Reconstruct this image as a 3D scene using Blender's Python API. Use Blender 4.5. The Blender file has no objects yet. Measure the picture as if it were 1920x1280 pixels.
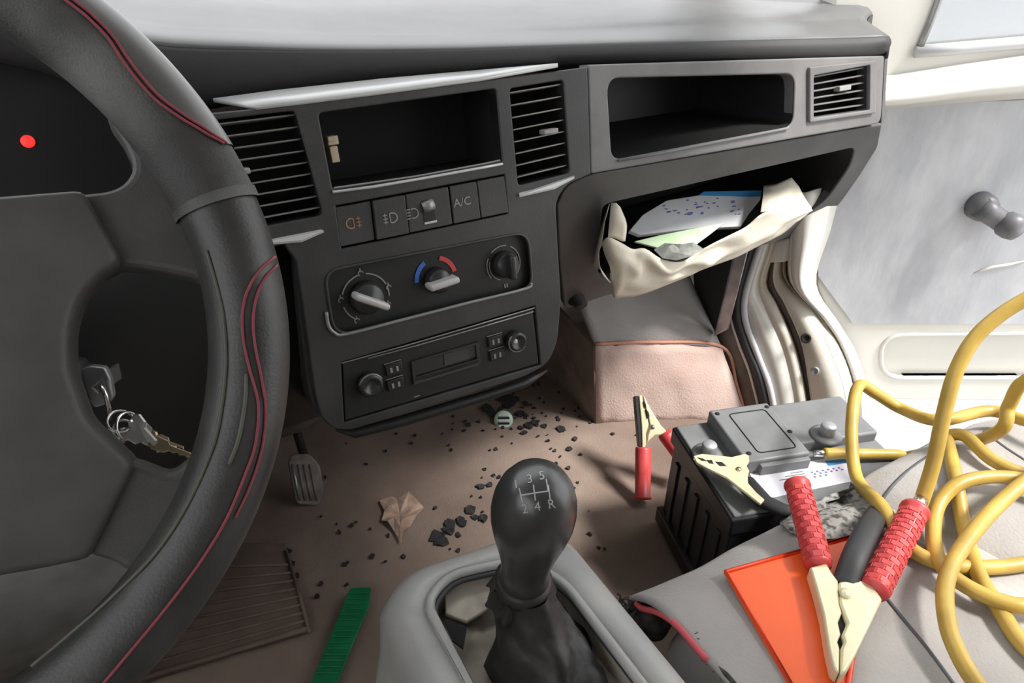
import bpy, bmesh, math, random
import numpy as np
from mathutils import Vector, Matrix, noise
from mathutils.bvhtree import BVHTree

# ------------------------------------------------------------------ camera, light
S = bpy.context.scene
COL = S.collection
FPX, PITCH, YAW = 1250.0, math.radians(32.2), math.radians(30.0)
cam = bpy.data.cameras.new('camera'); cam.sensor_width = 36.0; cam.sensor_fit = 'HORIZONTAL'
cam.lens = FPX / 1920 * 36; cam.clip_start = 0.01
camo = bpy.data.objects.new('camera', cam); COL.objects.link(camo)
camo.location = (0, 0, 0); camo.rotation_euler = (math.radians(90) - PITCH, 0, -YAW)
S.camera = camo
S.view_settings.view_transform = 'Standard'; S.view_settings.look = 'None'
S.view_settings.gamma = 1.0; S.view_settings.exposure = 1.15
try: S.view_settings.use_curve_mapping = False
except Exception: pass
W = bpy.data.worlds.new('overcast_sky'); S.world = W; W.use_nodes = True
bg = W.node_tree.nodes['Background']; bg.inputs[0].default_value = (0.97, 0.985, 1.0, 1); bg.inputs[1].default_value = 1.15
sun = bpy.data.lights.new('hazy_sun', 'SUN'); sun.energy = 3.0; sun.angle = math.radians(13); sun.color = (1.0, 0.965, 0.92)
suno = bpy.data.objects.new('hazy_sun', sun); COL.objects.link(suno)
suno.rotation_euler = Vector((0.395, -0.40, 0.79)).to_track_quat('Z', 'Y').to_euler()

# ------------------------------------------------------------------ pixel / space helpers
FW = Vector((math.sin(YAW)*math.cos(PITCH), math.cos(YAW)*math.cos(PITCH), -math.sin(PITCH)))
RT = Vector((math.cos(YAW), -math.sin(YAW), 0)); UP = RT.cross(FW)
def ray(x, y): return FW + RT*((x-960)/FPX) + UP*((640-y)/FPX)
def onpl(x, y, n, c): d = ray(x, y); return d*(c/Vector(n).dot(d))
def onX(x, y, v): return onpl(x, y, (1,0,0), v)
def onY(x, y, v): return onpl(x, y, (0,1,0), v)
def onZ(x, y, v): return onpl(x, y, (0,0,1), v)
def atd(x, y, d): return ray(x, y)*d
class Frame:
    def __init__(s, o, u, v):
        s.o = Vector(o); s.u = Vector(u).normalized(); s.n = s.u.cross(Vector(v)).normalized(); s.v = s.n.cross(s.u)
    def p(s, a, b, h=0): return s.o + s.u*a + s.v*b + s.n*h
    def px(s, x, y, h=0):                      # pixel -> (a,b) on the plane lifted by h
        d = ray(x, y); o = s.o + s.n*h; t = o.dot(s.n)/d.dot(s.n); q = d*t - o
        return (q.dot(s.u), q.dot(s.v))
    def P(s, x, y, h=0): return s.p(*s.px(x, y, h), h)
FLOOR = -0.77

# ------------------------------------------------------------------ materials
def mat(name, col, rough=0.6, spec=0.5, metal=0.0, var=0.0, vscale=20, bump=0.0, bscale=200, col2=None, thr=None, coat=0.0, stretch=None, sheen=0.0):
    m = bpy.data.materials.new(name); m.use_nodes = True; nt = m.node_tree; b = nt.nodes['Principled BSDF']
    def rgb(c): return (*c, 1)
    b.inputs['Base Color'].default_value = rgb(col); b.inputs['Roughness'].default_value = rough
    b.inputs['Metallic'].default_value = metal; b.inputs['Specular IOR Level'].default_value = spec
    if coat: b.inputs['Coat Weight'].default_value = coat; b.inputs['Coat Roughness'].default_value = 0.15
    if sheen: b.inputs['Sheen Weight'].default_value = sheen
    tc = nt.nodes.new('ShaderNodeTexCoord'); src = tc.outputs['Object']
    if stretch:
        mp = nt.nodes.new('ShaderNodeMapping'); mp.inputs['Scale'].default_value = stretch; nt.links.new(src, mp.inputs[0]); src = mp.outputs[0]
    if var or col2:
        n = nt.nodes.new('ShaderNodeTexNoise'); n.inputs['Scale'].default_value = vscale; n.inputs['Detail'].default_value = 5
        nt.links.new(src, n.inputs['Vector'])
        r = nt.nodes.new('ShaderNodeValToRGB')
        c2 = col2 if col2 else tuple(min(1, c*(1+var)) for c in col); c1 = col if col2 else tuple(c*(1-var) for c in col)
        lo, hi = thr if thr else (0.35, 0.65)
        r.color_ramp.elements[0].position = lo; r.color_ramp.elements[0].color = rgb(c1)
        r.color_ramp.elements[1].position = hi; r.color_ramp.elements[1].color = rgb(c2)
        nt.links.new(n.outputs['Fac'], r.inputs[0]); nt.links.new(r.outputs[0], b.inputs['Base Color'])
    if bump:
        n2 = nt.nodes.new('ShaderNodeTexNoise'); n2.inputs['Scale'].default_value = bscale; n2.inputs['Detail'].default_value = 4
        nt.links.new(src, n2.inputs['Vector'])
        bp = nt.nodes.new('ShaderNodeBump'); bp.inputs['Strength'].default_value = bump; bp.inputs['Distance'].default_value = 0.002
        nt.links.new(n2.outputs['Fac'], bp.inputs['Height']); nt.links.new(bp.outputs[0], b.inputs['Normal'])
    return m
def emit(name, col, s):
    m = bpy.data.materials.new(name); m.use_nodes = True; b = m.node_tree.nodes['Principled BSDF']
    b.inputs['Base Color'].default_value = (*col, 1); b.inputs['Emission Color'].default_value = (*col, 1); b.inputs['Emission Strength'].default_value = s
    return m
def glassmat(name, tint, dust, rough=0.05, through=(1,1,1)):
    m = bpy.data.materials.new(name); m.use_nodes = True; nt = m.node_tree; out = nt.nodes['Material Output']
    b = nt.nodes['Principled BSDF']; b.inputs['Base Color'].default_value = (*tint, 1); b.inputs['Roughness'].default_value = rough
    t = nt.nodes.new('ShaderNodeBsdfTransparent'); t.inputs[0].default_value = (*through, 1); mx = nt.nodes.new('ShaderNodeMixShader')
    n = nt.nodes.new('ShaderNodeTexNoise'); n.inputs['Scale'].default_value = 6
    mr = nt.nodes.new('ShaderNodeMapRange'); mr.inputs[3].default_value = dust*0.85; mr.inputs[4].default_value = dust*1.15
    nt.links.new(n.outputs['Fac'], mr.inputs[0]); nt.links.new(mr.outputs[0], mx.inputs[0])
    nt.links.new(t.outputs[0], mx.inputs[1]); nt.links.new(b.outputs[0], mx.inputs[2]); nt.links.new(mx.outputs[0], out.inputs[0])
    return m
M = dict(
 pad=mat('dash_pad_plastic', (0.10,0.10,0.101), 0.42, 0.6, var=0.12, vscale=14, bump=0.15, bscale=900),
 brow=mat('shaded_pad_plastic', (0.04,0.039,0.039), 0.6, 0.35, bump=0.15, bscale=900),  # pad plastic again, its shaded front face put into a darker colour
 fascia=mat('shaded_grey_fascia', (0.048,0.047,0.047), 0.48, 0.45, var=0.22, vscale=16, bump=0.12, bscale=700),  # same plastic as the door-side copy, weaker centre light put into the colour
 fasciaR=mat('dusty_door_lit_fascia', (0.165,0.16,0.16), 0.55, 0.4, var=0.2, vscale=12, bump=0.12, bscale=700),  # dusty copy of the fascia plastic, door-side light added to its colour
 fasciam=mat('mid_grey_fascia', (0.075,0.073,0.073), 0.52, 0.42, var=0.2, vscale=14, bump=0.12, bscale=700),  # same plastic again, tray panel's in-between brightness set in the colour
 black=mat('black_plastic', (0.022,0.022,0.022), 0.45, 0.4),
 deep_black=mat('black_recess', (0.02,0.02,0.02), 0.7, 0.2),  # flat black for recesses, gap fillers and small black parts
 gloss=mat('satin_black', (0.03,0.03,0.03), 0.28, 0.5),
 slat=mat('vent_slat_plastic', (0.30,0.29,0.28), 0.4, 0.5),
 slatr=mat('grey_vent_slat', (0.15,0.145,0.14), 0.45, 0.5),
 slatd=mat('dark_vent_slat', (0.2,0.195,0.19), 0.38, 0.5),
 silver=mat('silver_trim_with_gleam', (0.6,0.6,0.6), 0.38, 0.6, metal=0.2),  # pale colour carries the gleam painted on fascia edges
 bezel=mat('satin_bezel', (0.3,0.3,0.3), 0.35, 0.5, metal=0.4),
 winder=mat('dark_grey_winder', (0.13,0.13,0.14), 0.45), orangepipe=mat('orange_binding', (0.55,0.27,0.2), 0.8, 0.1), mark=mat('worn_grey_mark', (0.38,0.38,0.38), 0.6), print=mat('pale_print', (0.30,0.30,0.29), 0.6), amber=mat('amber_print', (0.36,0.19,0.09), 0.6),
 blue=mat('blue_print', (0.05,0.16,0.55), 0.5), red=mat('red_print', (0.6,0.06,0.06), 0.5),
 knob=mat('climate_knob_plastic', (0.03,0.03,0.03), 0.32, 0.5), point=mat('knob_pointer', (0.5,0.49,0.48), 0.35, 0.5),
 plug=mat('cream_plug', (0.62,0.5,0.36), 0.5), chrome=mat('bright_metal', (0.7,0.7,0.7), 0.22, 0.5, metal=1.0),
 steel=mat('grey_metal', (0.4,0.4,0.42), 0.38, 0.5, metal=0.8, var=0.2, vscale=40),
 leather=mat('worn_black_leather', (0.036,0.034,0.033), 0.42, 0.5, var=0.25, vscale=30, bump=0.12, bscale=700),
 leather2=mat('perforated_leather', (0.036,0.034,0.033), 0.6, 0.4, col2=(0.13,0.13,0.125), vscale=17, thr=(0.4,0.7), bump=0.3, bscale=900),
 leather3=mat('smooth_leather', (0.075,0.072,0.07), 0.36, 0.6, var=0.1, vscale=20),
 hub=mat('wheel_hub_plastic', (0.068,0.065,0.064), 0.5, 0.45, var=0.12, vscale=40, bump=0.12, bscale=900),
 stitch=mat('red_thread', (0.24,0.045,0.06), 0.8), seam=mat('leather_seam', (0.08,0.08,0.065), 0.6),
 led=emit('red_lamp', (0.8,0.03,0.025), 0.5),
 cream=mat('cream_paint', (0.68,0.665,0.615), 0.32, 0.5, var=0.05, vscale=5, coat=0.3),
 creamd=mat('dirty_cream_paint', (0.66,0.62,0.545), 0.42, 0.5, col2=(0.5,0.42,0.32), vscale=9, thr=(0.5,0.75)),
 sheet=mat('grey_plastic_film', (0.40,0.41,0.44), 0.3, 0.5, col2=(0.54,0.55,0.575), vscale=18, thr=(0.4,0.7), bump=0.6, bscale=38, stretch=(1,1,.4)),
 rubber=mat('black_rubber', (0.03,0.03,0.032), 0.55), seal=mat('pale_seal', (0.5,0.5,0.52), 0.5),
 carpet=mat('brown_carpet', (0.175,0.127,0.105), 0.9, 0.1, col2=(0.33,0.258,0.215), vscale=5, thr=(0.3,0.75), bump=0.5, bscale=400),
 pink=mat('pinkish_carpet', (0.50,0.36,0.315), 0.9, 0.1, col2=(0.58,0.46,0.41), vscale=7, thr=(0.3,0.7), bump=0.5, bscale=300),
 felt=mat('grey_felt', (0.30,0.285,0.275), 0.9, 0.1, col2=(0.42,0.40,0.385), vscale=8, thr=(0.3,0.7), bump=0.5, bscale=300),
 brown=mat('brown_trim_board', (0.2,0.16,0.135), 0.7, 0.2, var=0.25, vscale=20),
 mat_=mat('brown_rubber_mat', (0.15,0.11,0.09), 0.75, 0.25, var=0.25, vscale=12, bump=0.3, bscale=250),
 green=mat('green_plastic', (0.01,0.17,0.065), 0.45, 0.4, var=0.2, vscale=50), leaf=mat('tan_paper', (0.42,0.3,0.235), 0.8, 0.1, var=0.25, vscale=60),
 crumb=mat('dark_crumb', (0.035,0.033,0.034), 0.7, 0.2), mint=mat('mint_plastic', (0.45,0.62,0.5), 0.4),
 clear=mat('grimy_clear_plastic', (0.2,0.17,0.155), 0.35, 0.5, var=0.35, vscale=40),
 bag=mat('cream_bag_film', (0.72,0.67,0.56), 0.45, 0.4, var=0.08, vscale=10, bump=0.8, bscale=30),
 paper=mat('white_paper', (0.62,0.63,0.66), 0.7, 0.2, var=0.05), greenpap=mat('pale_green_paper', (0.42,0.6,0.35), 0.7, 0.2, col2=(0.62,0.66,0.55), vscale=25),
 ink=mat('blue_ink', (0.12,0.17,0.4), 0.7), cyan=mat('blue_cover', (0.05,0.28,0.6), 0.5), greyp=mat('grey_paper', (0.22,0.23,0.21), 0.7, var=0.3, vscale=70),
 gearblk=mat('worn_gear_knob', (0.035,0.034,0.034), 0.3, 0.8, var=0.15, vscale=30),
 boot=mat('torn_black_vinyl', (0.025,0.023,0.022), 0.45, 0.4, var=0.3, vscale=40, bump=0.5, bscale=60),
 console=mat('grey_console_plastic', (0.33,0.328,0.32), 0.36, 0.5, col2=(0.44,0.43,0.41), vscale=9, thr=(0.4,0.7), bump=0.1, bscale=400),
 plate=mat('dusty_beige_metal', (0.43,0.39,0.33), 0.6, 0.3, col2=(0.2,0.17,0.14), vscale=25, thr=(0.5,0.75)),
 seat=mat('grey_seat_fabric', (0.355,0.338,0.323), 0.85, 0.15, var=0.10, vscale=9, bump=0.35, bscale=350, sheen=0.2),
 patch=mat('speckled_fabric', (0.3,0.29,0.27), 0.9, 0.1, col2=(0.08,0.08,0.075), vscale=160, thr=(0.45,0.62)),
 torn=mat('scuffed_edge', (0.06,0.055,0.05), 0.9, 0.1, var=0.5, vscale=90), piping=mat('dark_piping', (0.07,0.07,0.075), 0.6),
 redpipe=mat('red_piping', (0.6,0.1,0.12), 0.6), orange=mat('orange_plastic', (0.86,0.12,0.022), 0.35, 0.4, var=0.06, vscale=4),
 orangedge=mat('orange_edge', (0.80,0.06,0.012), 0.4), clampr=mat('red_vinyl_grip', (0.56,0.06,0.06), 0.42, 0.5, var=0.15, vscale=40),
 jaw=mat('pale_plated_steel', (0.72,0.66,0.44), 0.34, 0.5, metal=0.25, var=0.08, vscale=30), yellow=mat('yellow_cable', (0.47,0.31,0.06), 0.42, 0.5, var=0.15, vscale=30),
 batt=mat('black_battery_case', (0.02,0.02,0.022), 0.33, 0.5), lid=mat('grey_battery_lid', (0.17,0.175,0.18), 0.45, 0.4, var=0.12, vscale=25),
 lead=mat('lead_post', (0.42,0.43,0.45), 0.45, 0.5, metal=0.5), label=mat('pale_label', (0.68,0.70,0.78), 0.35, 0.5, col2=(0.74,0.7,0.76), vscale=14),
 pave=mat('pale_concrete', (0.33,0.325,0.32), 0.9, 0.1, var=0.1, vscale=20), liner=mat('pale_headliner', (0.45,0.45,0.44), 0.9, 0.1),
 knee=mat('grey_knee_panel', (0.15,0.145,0.14), 0.5, 0.4, var=0.2, vscale=25),
 glass=glassmat('dusty_window_glass', (0.5,0.51,0.52), 0.35, 0.05, (0.7,0.71,0.72)), wglass=glassmat('clear_windscreen', (0.3,0.32,0.32), 0.06),
 beige=mat('beige_connector', (0.62,0.5,0.42), 0.5), brass=mat('brass_key', (0.55,0.45,0.3), 0.3, 0.5, metal=0.9), keymetal=mat('key_metal', (0.55,0.53,0.52), 0.28, 0.5, metal=0.9),
)

# ------------------------------------------------------------------ object helpers
WL = {}                                            # world location of each object
def put(o, name_parent, loc):
    par = name_parent
    if par is not None:
        o.parent = par; o.location = Vector(loc) - WL[par.name]
    else: o.location = loc
    WL[o.name] = Vector(loc)
def tag(o, label=None, cat=None, group=None, kind=None):
    if label: o['label'] = label
    if cat: o['category'] = cat
    if group: o['group'] = group
    if kind: o['kind'] = kind
    return o
def thing(name, loc, label=None, cat=None, group=None, kind=None, parent=None):
    o = bpy.data.objects.new(name, None); COL.objects.link(o); o.empty_display_size = 0.05
    put(o, parent, loc); return tag(o, label, cat, group, kind)
def mk(name, geo, m, parent=None, smooth=False, bevel=0, seg=2, sub=0, solid=0, fm=None):
    vs, fs = geo
    vs = [Vector(v) for v in vs]
    lo = Vector([min(v[i] for v in vs) for i in range(3)]); hi = Vector([max(v[i] for v in vs) for i in range(3)])
    c = (lo+hi)/2; c.z = lo.z if parent is None else c.z
    me = bpy.data.meshes.new(name); me.from_pydata([v-c for v in vs], [], fs); me.update()
    bm = bmesh.new(); bm.from_mesh(me); bmesh.ops.recalc_face_normals(bm, faces=bm.faces); bm.to_mesh(me); bm.free()
    ms = m if isinstance(m, (list, tuple)) else [m]
    for k in ms: me.materials.append(M[k])
    if fm: 
        for i, p in enumerate(me.polygons): p.material_index = fm[i] if i < len(fm) else 0
    o = bpy.data.objects.new(name, me); COL.objects.link(o); put(o, parent, c)
    if smooth:
        for p in me.polygons: p.use_smooth = True
    if solid: s = o.modifiers.new('thick', 'SOLIDIFY'); s.thickness = abs(solid); s.offset = 0 if solid > 0 else -1
    if bevel: b = o.modifiers.new('bevel', 'BEVEL'); b.width = bevel; b.segments = seg; b.limit_method = 'ANGLE'; b.angle_limit = math.radians(35); b.use_clamp_overlap = True
    if bevel and not smooth:
        for p in me.polygons: p.use_smooth = True
        try: me.set_sharp_from_angle(angle=math.radians(40))
        except Exception: pass
    if sub: s = o.modifiers.new('subd', 'SUBSURF'); s.levels = s.render_levels = sub
    return o
def join(*gs):
    V, Fc = [], []
    for v, f in gs:
        n = len(V); V += list(v); Fc += [[i+n for i in q] for q in f]
    return V, Fc
def box(c, s, R=None):
    c = Vector(c); vs = []
    for dz in (-1,1):
        for dx, dy in ((-1,-1),(1,-1),(1,1),(-1,1)):
            d = Vector((dx*s[0]/2, dy*s[1]/2, dz*s[2]/2)); vs.append(c + (R @ d if R else d))
    return vs, [[3,2,1,0],[4,5,6,7],[0,1,5,4],[1,2,6,5],[2,3,7,6],[3,0,4,7]]
def fbox(fr, a0, a1, b0, b1, h0, h1):
    vs = [fr.p(a,b,h) for h in (h0,h1) for a,b in ((a0,b0),(a1,b0),(a1,b1),(a0,b1))]
    return vs, [[3,2,1,0],[4,5,6,7],[0,1,5,4],[1,2,6,5],[2,3,7,6],[3,0,4,7]]
def prism(pts, vec):
    n = len(pts); pts = [Vector(p) for p in pts]; vec = Vector(vec)
    return pts + [p+vec for p in pts], [list(range(n)), list(range(2*n-1, n-1, -1))] + [[i,(i+1)%n,n+(i+1)%n,n+i] for i in range(n)]
def tub(pts, vec):
    n = len(pts); pts = [Vector(p) for p in pts]; vec = Vector(vec)
    return pts + [p+vec for p in pts], [list(range(n, 2*n))] + [[i,(i+1)%n,n+(i+1)%n,n+i] for i in range(n)]
def loft(rows, closed=False, cap=False):
    m = len(rows[0]); vs = [Vector(p) for r in rows for p in r]; fs = []
    for j in range(len(rows)-1):
        for i in range(m if closed else m-1):
            fs.append([j*m+i, j*m+(i+1)%m, (j+1)*m+(i+1)%m, (j+1)*m+i])
    if cap: fs += [list(range(m)), list(range((len(rows)-1)*m, len(rows)*m))]
    return vs, fs
def spline(pts, k=6, closed=False):
    P = [Vector(p) for p in pts]; n = len(P); out = []
    rng = n if closed else n-1
    for i in range(rng):
        a = P[i-1] if (i > 0 or closed) else P[0]*2-P[1]; b = P[i]; c = P[(i+1)%n]
        d = P[(i+2)%n] if (i+2 < n or closed) else P[-1]*2-P[-2]
        for j in range(k):
            t = j/k
            out.append(0.5*((2*b)+(c-a)*t+(2*a-5*b+4*c-d)*t*t+(3*b-a-3*c+d)*t**3))
    if not closed: out.append(P[-1])
    return out
def tube(path, r, n=10, closed=False, flat=None):
    P = [Vector(p) for p in path]; N = len(P); rows = []
    t = (P[1]-P[0]).normalized(); a = Vector((0,0,1)) if abs(t.z) < 0.9 else Vector((1,0,0))
    u = a.cross(t).normalized()
    for i in range(N):
        t = (P[min(i+1,N-1)]-P[max(i-1,0)]) if not closed else (P[(i+1)%N]-P[i-1])
        t.normalize(); u = (u - t*u.dot(t)).normalized(); v = t.cross(u)
        rr = r[i] if isinstance(r, (list,tuple)) else r
        rows.append([P[i] + u*(rr*math.cos(2*math.pi*k/n)) + v*(rr*(flat or 1)*math.sin(2*math.pi*k/n)) for k in range(n)])
    if closed: rows.append(rows[0])
    return loft(rows, True, not closed)
def lathe(prof, base, axis, n=24, cap=True):
    base = Vector(base); ax = Vector(axis).normalized(); a = Vector((0,0,1)) if abs(ax.z) < 0.9 else Vector((1,0,0))
    u = a.cross(ax).normalized(); v = ax.cross(u)
    rows = [[base + ax*h + (u*math.cos(2*math.pi*k/n)+v*math.sin(2*math.pi*k/n))*r for k in range(n)] for r, h in prof]
    return loft(rows, True, cap)
def rpoly(pts, r, seg=5):                           # round the corners of a 2-D polygon
    out = []; n = len(pts)
    for i in range(n):
        p = Vector(pts[i]); a = Vector(pts[i-1])-p; b = Vector(pts[(i+1)%n])-p
        ri = r[i] if isinstance(r, (list,tuple)) else r
        if ri <= 0: out.append(tuple(p)); continue
        d = min(ri, a.length*0.45, b.length*0.45); A = p+a.normalized()*d; B = p+b.normalized()*d
        for j in range(seg+1):
            t = j/seg; q = A*(1-t)**2 + p*2*t*(1-t) + B*t*t; out.append(tuple(q))
    return out
def plate(fr, outer, holes, th, bev=0.0, h=0.0):     # flat plate with holes; front face at height h, th thick behind it
    cu = bpy.data.curves.new('tmp', 'CURVE'); cu.dimensions = '2D'; cu.fill_mode = 'BOTH'
    for poly in [outer]+list(holes):
        sp = cu.splines.new('POLY'); sp.points.add(len(poly)-1)
        for i, q in enumerate(poly): sp.points[i].co = (q[0], q[1], 0, 1)
        sp.use_cyclic_u = True
    cu.extrude = th/2 - bev; cu.bevel_depth = bev; cu.bevel_resolution = 2; cu.offset = -bev
    ob = bpy.data.objects.new('tmp', cu); COL.objects.link(ob)
    dg = bpy.context.evaluated_depsgraph_get(); me = bpy.data.meshes.new_from_object(ob.evaluated_get(dg))
    vs = [fr.p(v.co.x, v.co.y, v.co.z - th/2 + h) for v in me.vertices]; fs = [list(p.vertices) for p in me.polygons]
    bpy.data.objects.remove(ob); bpy.data.curves.remove(cu); bpy.data.meshes.remove(me)
    return vs, fs
def text2d(s, size):
    cu = bpy.data.curves.new('tmp', 'FONT'); cu.body = s; cu.size = size; cu.align_x = 'CENTER'; cu.align_y = 'CENTER'; cu.resolution_u = 3
    ob = bpy.data.objects.new('tmp', cu); COL.objects.link(ob)
    dg = bpy.context.evaluated_depsgraph_get(); me = bpy.data.meshes.new_from_object(ob.evaluated_get(dg))
    r = [(v.co.x, v.co.y) for v in me.vertices], [list(p.vertices) for p in me.polygons]
    bpy.data.objects.remove(ob); bpy.data.curves.remove(cu); bpy.data.meshes.remove(me)
    return r
def text(fr, a, b, s, size, h, rot=0, sx=1):
    v, f = text2d(s, size); c, sn = math.cos(rot), math.sin(rot)
    return [fr.p(a + c*x*sx - sn*y, b + sn*x*sx + c*y, h) for x, y in v], f
def arc(fr, a, b, r, d0, d1, w, h, n=14):
    rows = [[fr.p(a+(r+s)*math.cos(math.radians(d0+(d1-d0)*i/n)), b+(r+s)*math.sin(math.radians(d0+(d1-d0)*i/n)), h) for i in range(n+1)] for s in (-w/2, w/2)]
    return loft(rows)
def bvh(geo): return BVHTree.FromPolygons([Vector(v) for v in geo[0]], geo[1])
def hit(tree, x, y, lift=0.0):
    d = ray(x, y).normalized(); loc, n, i, t = tree.ray_cast(Vector((0,0,0)), d)
    if loc is None: return None
    if n.dot(d) > 0: n = -n
    return loc + n*lift
def hitz(tree, x, y, lift, z):
    p = hit(tree, x, y, lift)
    return p if p is not None else onZ(x, y, z)
def hits(tree, pts, lift=0.0, k=6):
    q = spline([Vector((x, y, 0)) for x, y in pts], k)
    return [p for p in (hit(tree, v.x, v.y, lift) for v in q) if p is not None]
def P2(fr, lst, h=0): return [fr.px(x, y, h) for x, y in lst]

# ================================================================== THE SETTING
def struct(name, geo, m, **k): return tag(mk(name, geo, m, **k), kind='structure')
# floor of the cab, ground outside
g = [[(x, y, FLOOR + 0.004*noise.noise(Vector((x*9, y*9, 0))) + 0.012*max(0, noise.noise(Vector((x*3, y*4, 2)))) ) for x in np.linspace(-0.5, 0.9, 60)] for y in np.linspace(-1.25, 1.05, 90)]
flo = struct('floor', loft(g), 'carpet', smooth=True); flo['label'] = 'dusty brown carpeted cab floor'
FT = bvh(loft(g))
ground = struct('ground', box((0.5, 0, -1.16), (14, 14, 0.06)), 'pave'); ground['label'] = 'pale concrete ground outside the open door'
# firewall behind the pedals and under the dash
wf = struct('wall_front', box((0.2, 1.07, -0.44), (1.4, 0.04, 0.70)), 'felt')
mk('felt_liner', loft([[(x, 1.045-0.10*math.sin(min(1,max(0,(z+0.77)/0.6))*math.pi)*0.3, z) for x in np.linspace(-0.5,0.62,20)] for z in np.linspace(-0.77,-0.12,12)]), 'felt', wf, smooth=True)
# carpeted wheel arch in the passenger footwell
A0 = onZ(1118, 792, FLOOR); a_t = Vector((A0.x-0.008, A0.y+0.012, -0.607))
tr = onX(1352, 652, 0.838); br = onX(1404, 800, 0.850)
t2 = onX(1225, 643, 0.705); t2b = onX(1260, 800, 0.722)
arch_top = spline([a_t, t2, tr], 8); arch_bot = spline([Vector((A0.x, A0.y, FLOOR-0.01)), Vector((t2b.x, A0.y*0.55+0.62*0.45, FLOOR-0.01)), Vector((br.x, br.y, FLOOR-0.01))], 8)
rows = []
for j in range(9):
    t = j/8; rows.append([arch_top[i].lerp(arch_bot[i], t) + Vector((0.004*noise.noise(Vector((i*.5, j*.5, 0))),)*3) for i in range(len(arch_top))])
mk('wheel_arch_carpet', loft(rows), 'pink', wf, smooth=True, solid=0.006)
edge = spline([a_t+Vector((0,-.002,.003)), t2+Vector((0,-.002,.003)), tr+Vector((0,-.002,.003)), tr.lerp(br,0.5)+Vector((0.004,0,.003)), br], 8)
mk('carpet_binding', tube(edge, 0.0032, 6), 'orangepipe', wf, smooth=True)
# dark inner side of the arch, and the felt covered top that climbs to the firewall
bk = Vector((0.60, 1.03, 0))
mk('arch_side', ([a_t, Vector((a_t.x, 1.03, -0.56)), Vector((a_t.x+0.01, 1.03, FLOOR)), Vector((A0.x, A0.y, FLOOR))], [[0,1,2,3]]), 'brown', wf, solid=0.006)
rows = []
for j in range(9):
    t = j/8
    rows.append([arch_top[i].lerp(Vector((arch_top[i].x*0.98+0.01, 0.93, -0.28)), t) + Vector((0, 0.05*math.sin(t*math.pi), 0.0)) + Vector((0,0,0.004*noise.noise(Vector((i*.4, j*.6, 3))))) for i in range(len(arch_top))])
mk('arch_felt_top', loft(rows), 'felt', wf, smooth=True, solid=0.006)

# body side: door aperture with seal, hinge pillar and sill
DN = Vector((0.5, 0.8660254, 0)); DC = 1.02
def onD(x, y, c=DC): return onpl(x, y, DN, c)
def pl(lst, fn, k=5):
    (xa, ya), (xb, yb) = lst[0], lst[1]; lst = [(xa+(xa-xb)*.9, ya-(yb-ya)*.9)] + lst
    return spline([fn(x, y) for x, y in lst], k)
L = {}
L['brown0'] = pl([(1372,470),(1345,560),(1342,620),(1358,680),(1385,740),(1410,800)], lambda x,y: onX(x,y,0.852))
L['lip'] = pl([(1392,470),(1371,545),(1371,595),(1386,645),(1407,700),(1432,800)], lambda x,y: onX(x,y,0.862))
L['lip2'] = pl([(1397,470),(1377,545),(1377,595),(1392,645),(1414,700),(1439,800)], lambda x,y: onX(x,y,0.862))
L['sealr'] = pl([(1418,462),(1393,548),(1391,600),(1412,660),(1436,720),(1452,800)], lambda x,y: onX(x,y,0.866))
L['grey'] = pl([(1432,462),(1405,548),(1405,600),(1430,672),(1449,730),(1462,800)], lambda x,y: onX(x,y,0.874))
L['white'] = pl([(1440,470),(1422,535),(1438,585),(1468,655),(1487,735),(1494,800)], lambda x,y: onX(x,y,0.895))
L['step'] = pl([(1448,470),(1432,530),(1452,572),(1482,640),(1501,715),(1515,800)], lambda x,y: onX(x,y,0.902))
L['slot0'] = pl([(1451,470),(1438,530),(1458,572),(1488,640),(1508,715),(1520,800)], lambda x,y: onX(x,y,0.93))
L['slot1'] = pl([(1456,470),(1450,528),(1472,572),(1502,640),(1516,715),(1527,800)], lambda x,y: onX(x,y,0.93))
L['hinge'] = pl([(1458,470),(1453,527),(1475,570),(1505,640),(1519,715),(1530,800)], lambda x,y: onX(x,y,0.912))
L['hinge2'] = pl([(1472,460),(1468,520),(1520,585),(1552,650),(1580,725),(1590,800)], lambda x,y: onX(x,y,0.935))
L['gro'] = pl([(1480,455),(1480,525),(1530,590),(1566,650),(1592,725),(1600,800)], lambda x,y: onX(x,y,0.965))
L['post0'] = pl([(1486,440),(1488,530),(1538,592),(1572,645),(1598,720),(1606,800)], lambda x,y: onD(x,y,0.995))
L['post1'] = pl([(1518,440),(1505,535),(1556,600),(1590,660),(1615,740),(1618,800)], lambda x,y: onD(x,y,0.985))
L['post2'] = pl([(1556,430),(1529,532),(1575,610),(1606,665),(1628,742),(1630,800)], lambda x,y: onD(x,y,1.012))
wr = thing('wall_right', (0.88, 0.6, FLOOR), kind='structure')
def strip(name, a, b, m, smooth=True, solid=0.004): return mk(name, loft([L[a], L[b]]), m, wr, smooth, solid=solid)
strip('inner_trim', 'brown0', 'lip', 'brown'); 
mk('seal_lip', tube(L['lip'], 0.0035, 8), 'cream', wr, smooth=True)
mk('rubber_seal', tube([a.lerp(b, .5) for a, b in zip(L['lip2'], L['sealr'])], 0.0062, 10), 'rubber', wr, smooth=True)
strip('seal_base', 'lip', 'sealr', 'rubber')
mk('seal_carrier', tube([a.lerp(b,.5) for a,b in zip(L['sealr'], L['grey'])], 0.006, 8), 'seal', wr, smooth=True)
strip('sill_panel', 'grey', 'white', 'cream'); strip('sill_edge', 'white', 'step', 'creamd'); strip('slot_wall', 'step', 'slot0', 'creamd')
strip('hinge_slot', 'slot0', 'slot1', 'brown'); strip('slot_wall', 'slot1', 'hinge', 'creamd'); strip('hinge_plate', 'hinge', 'hinge2', 'creamd')
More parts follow.
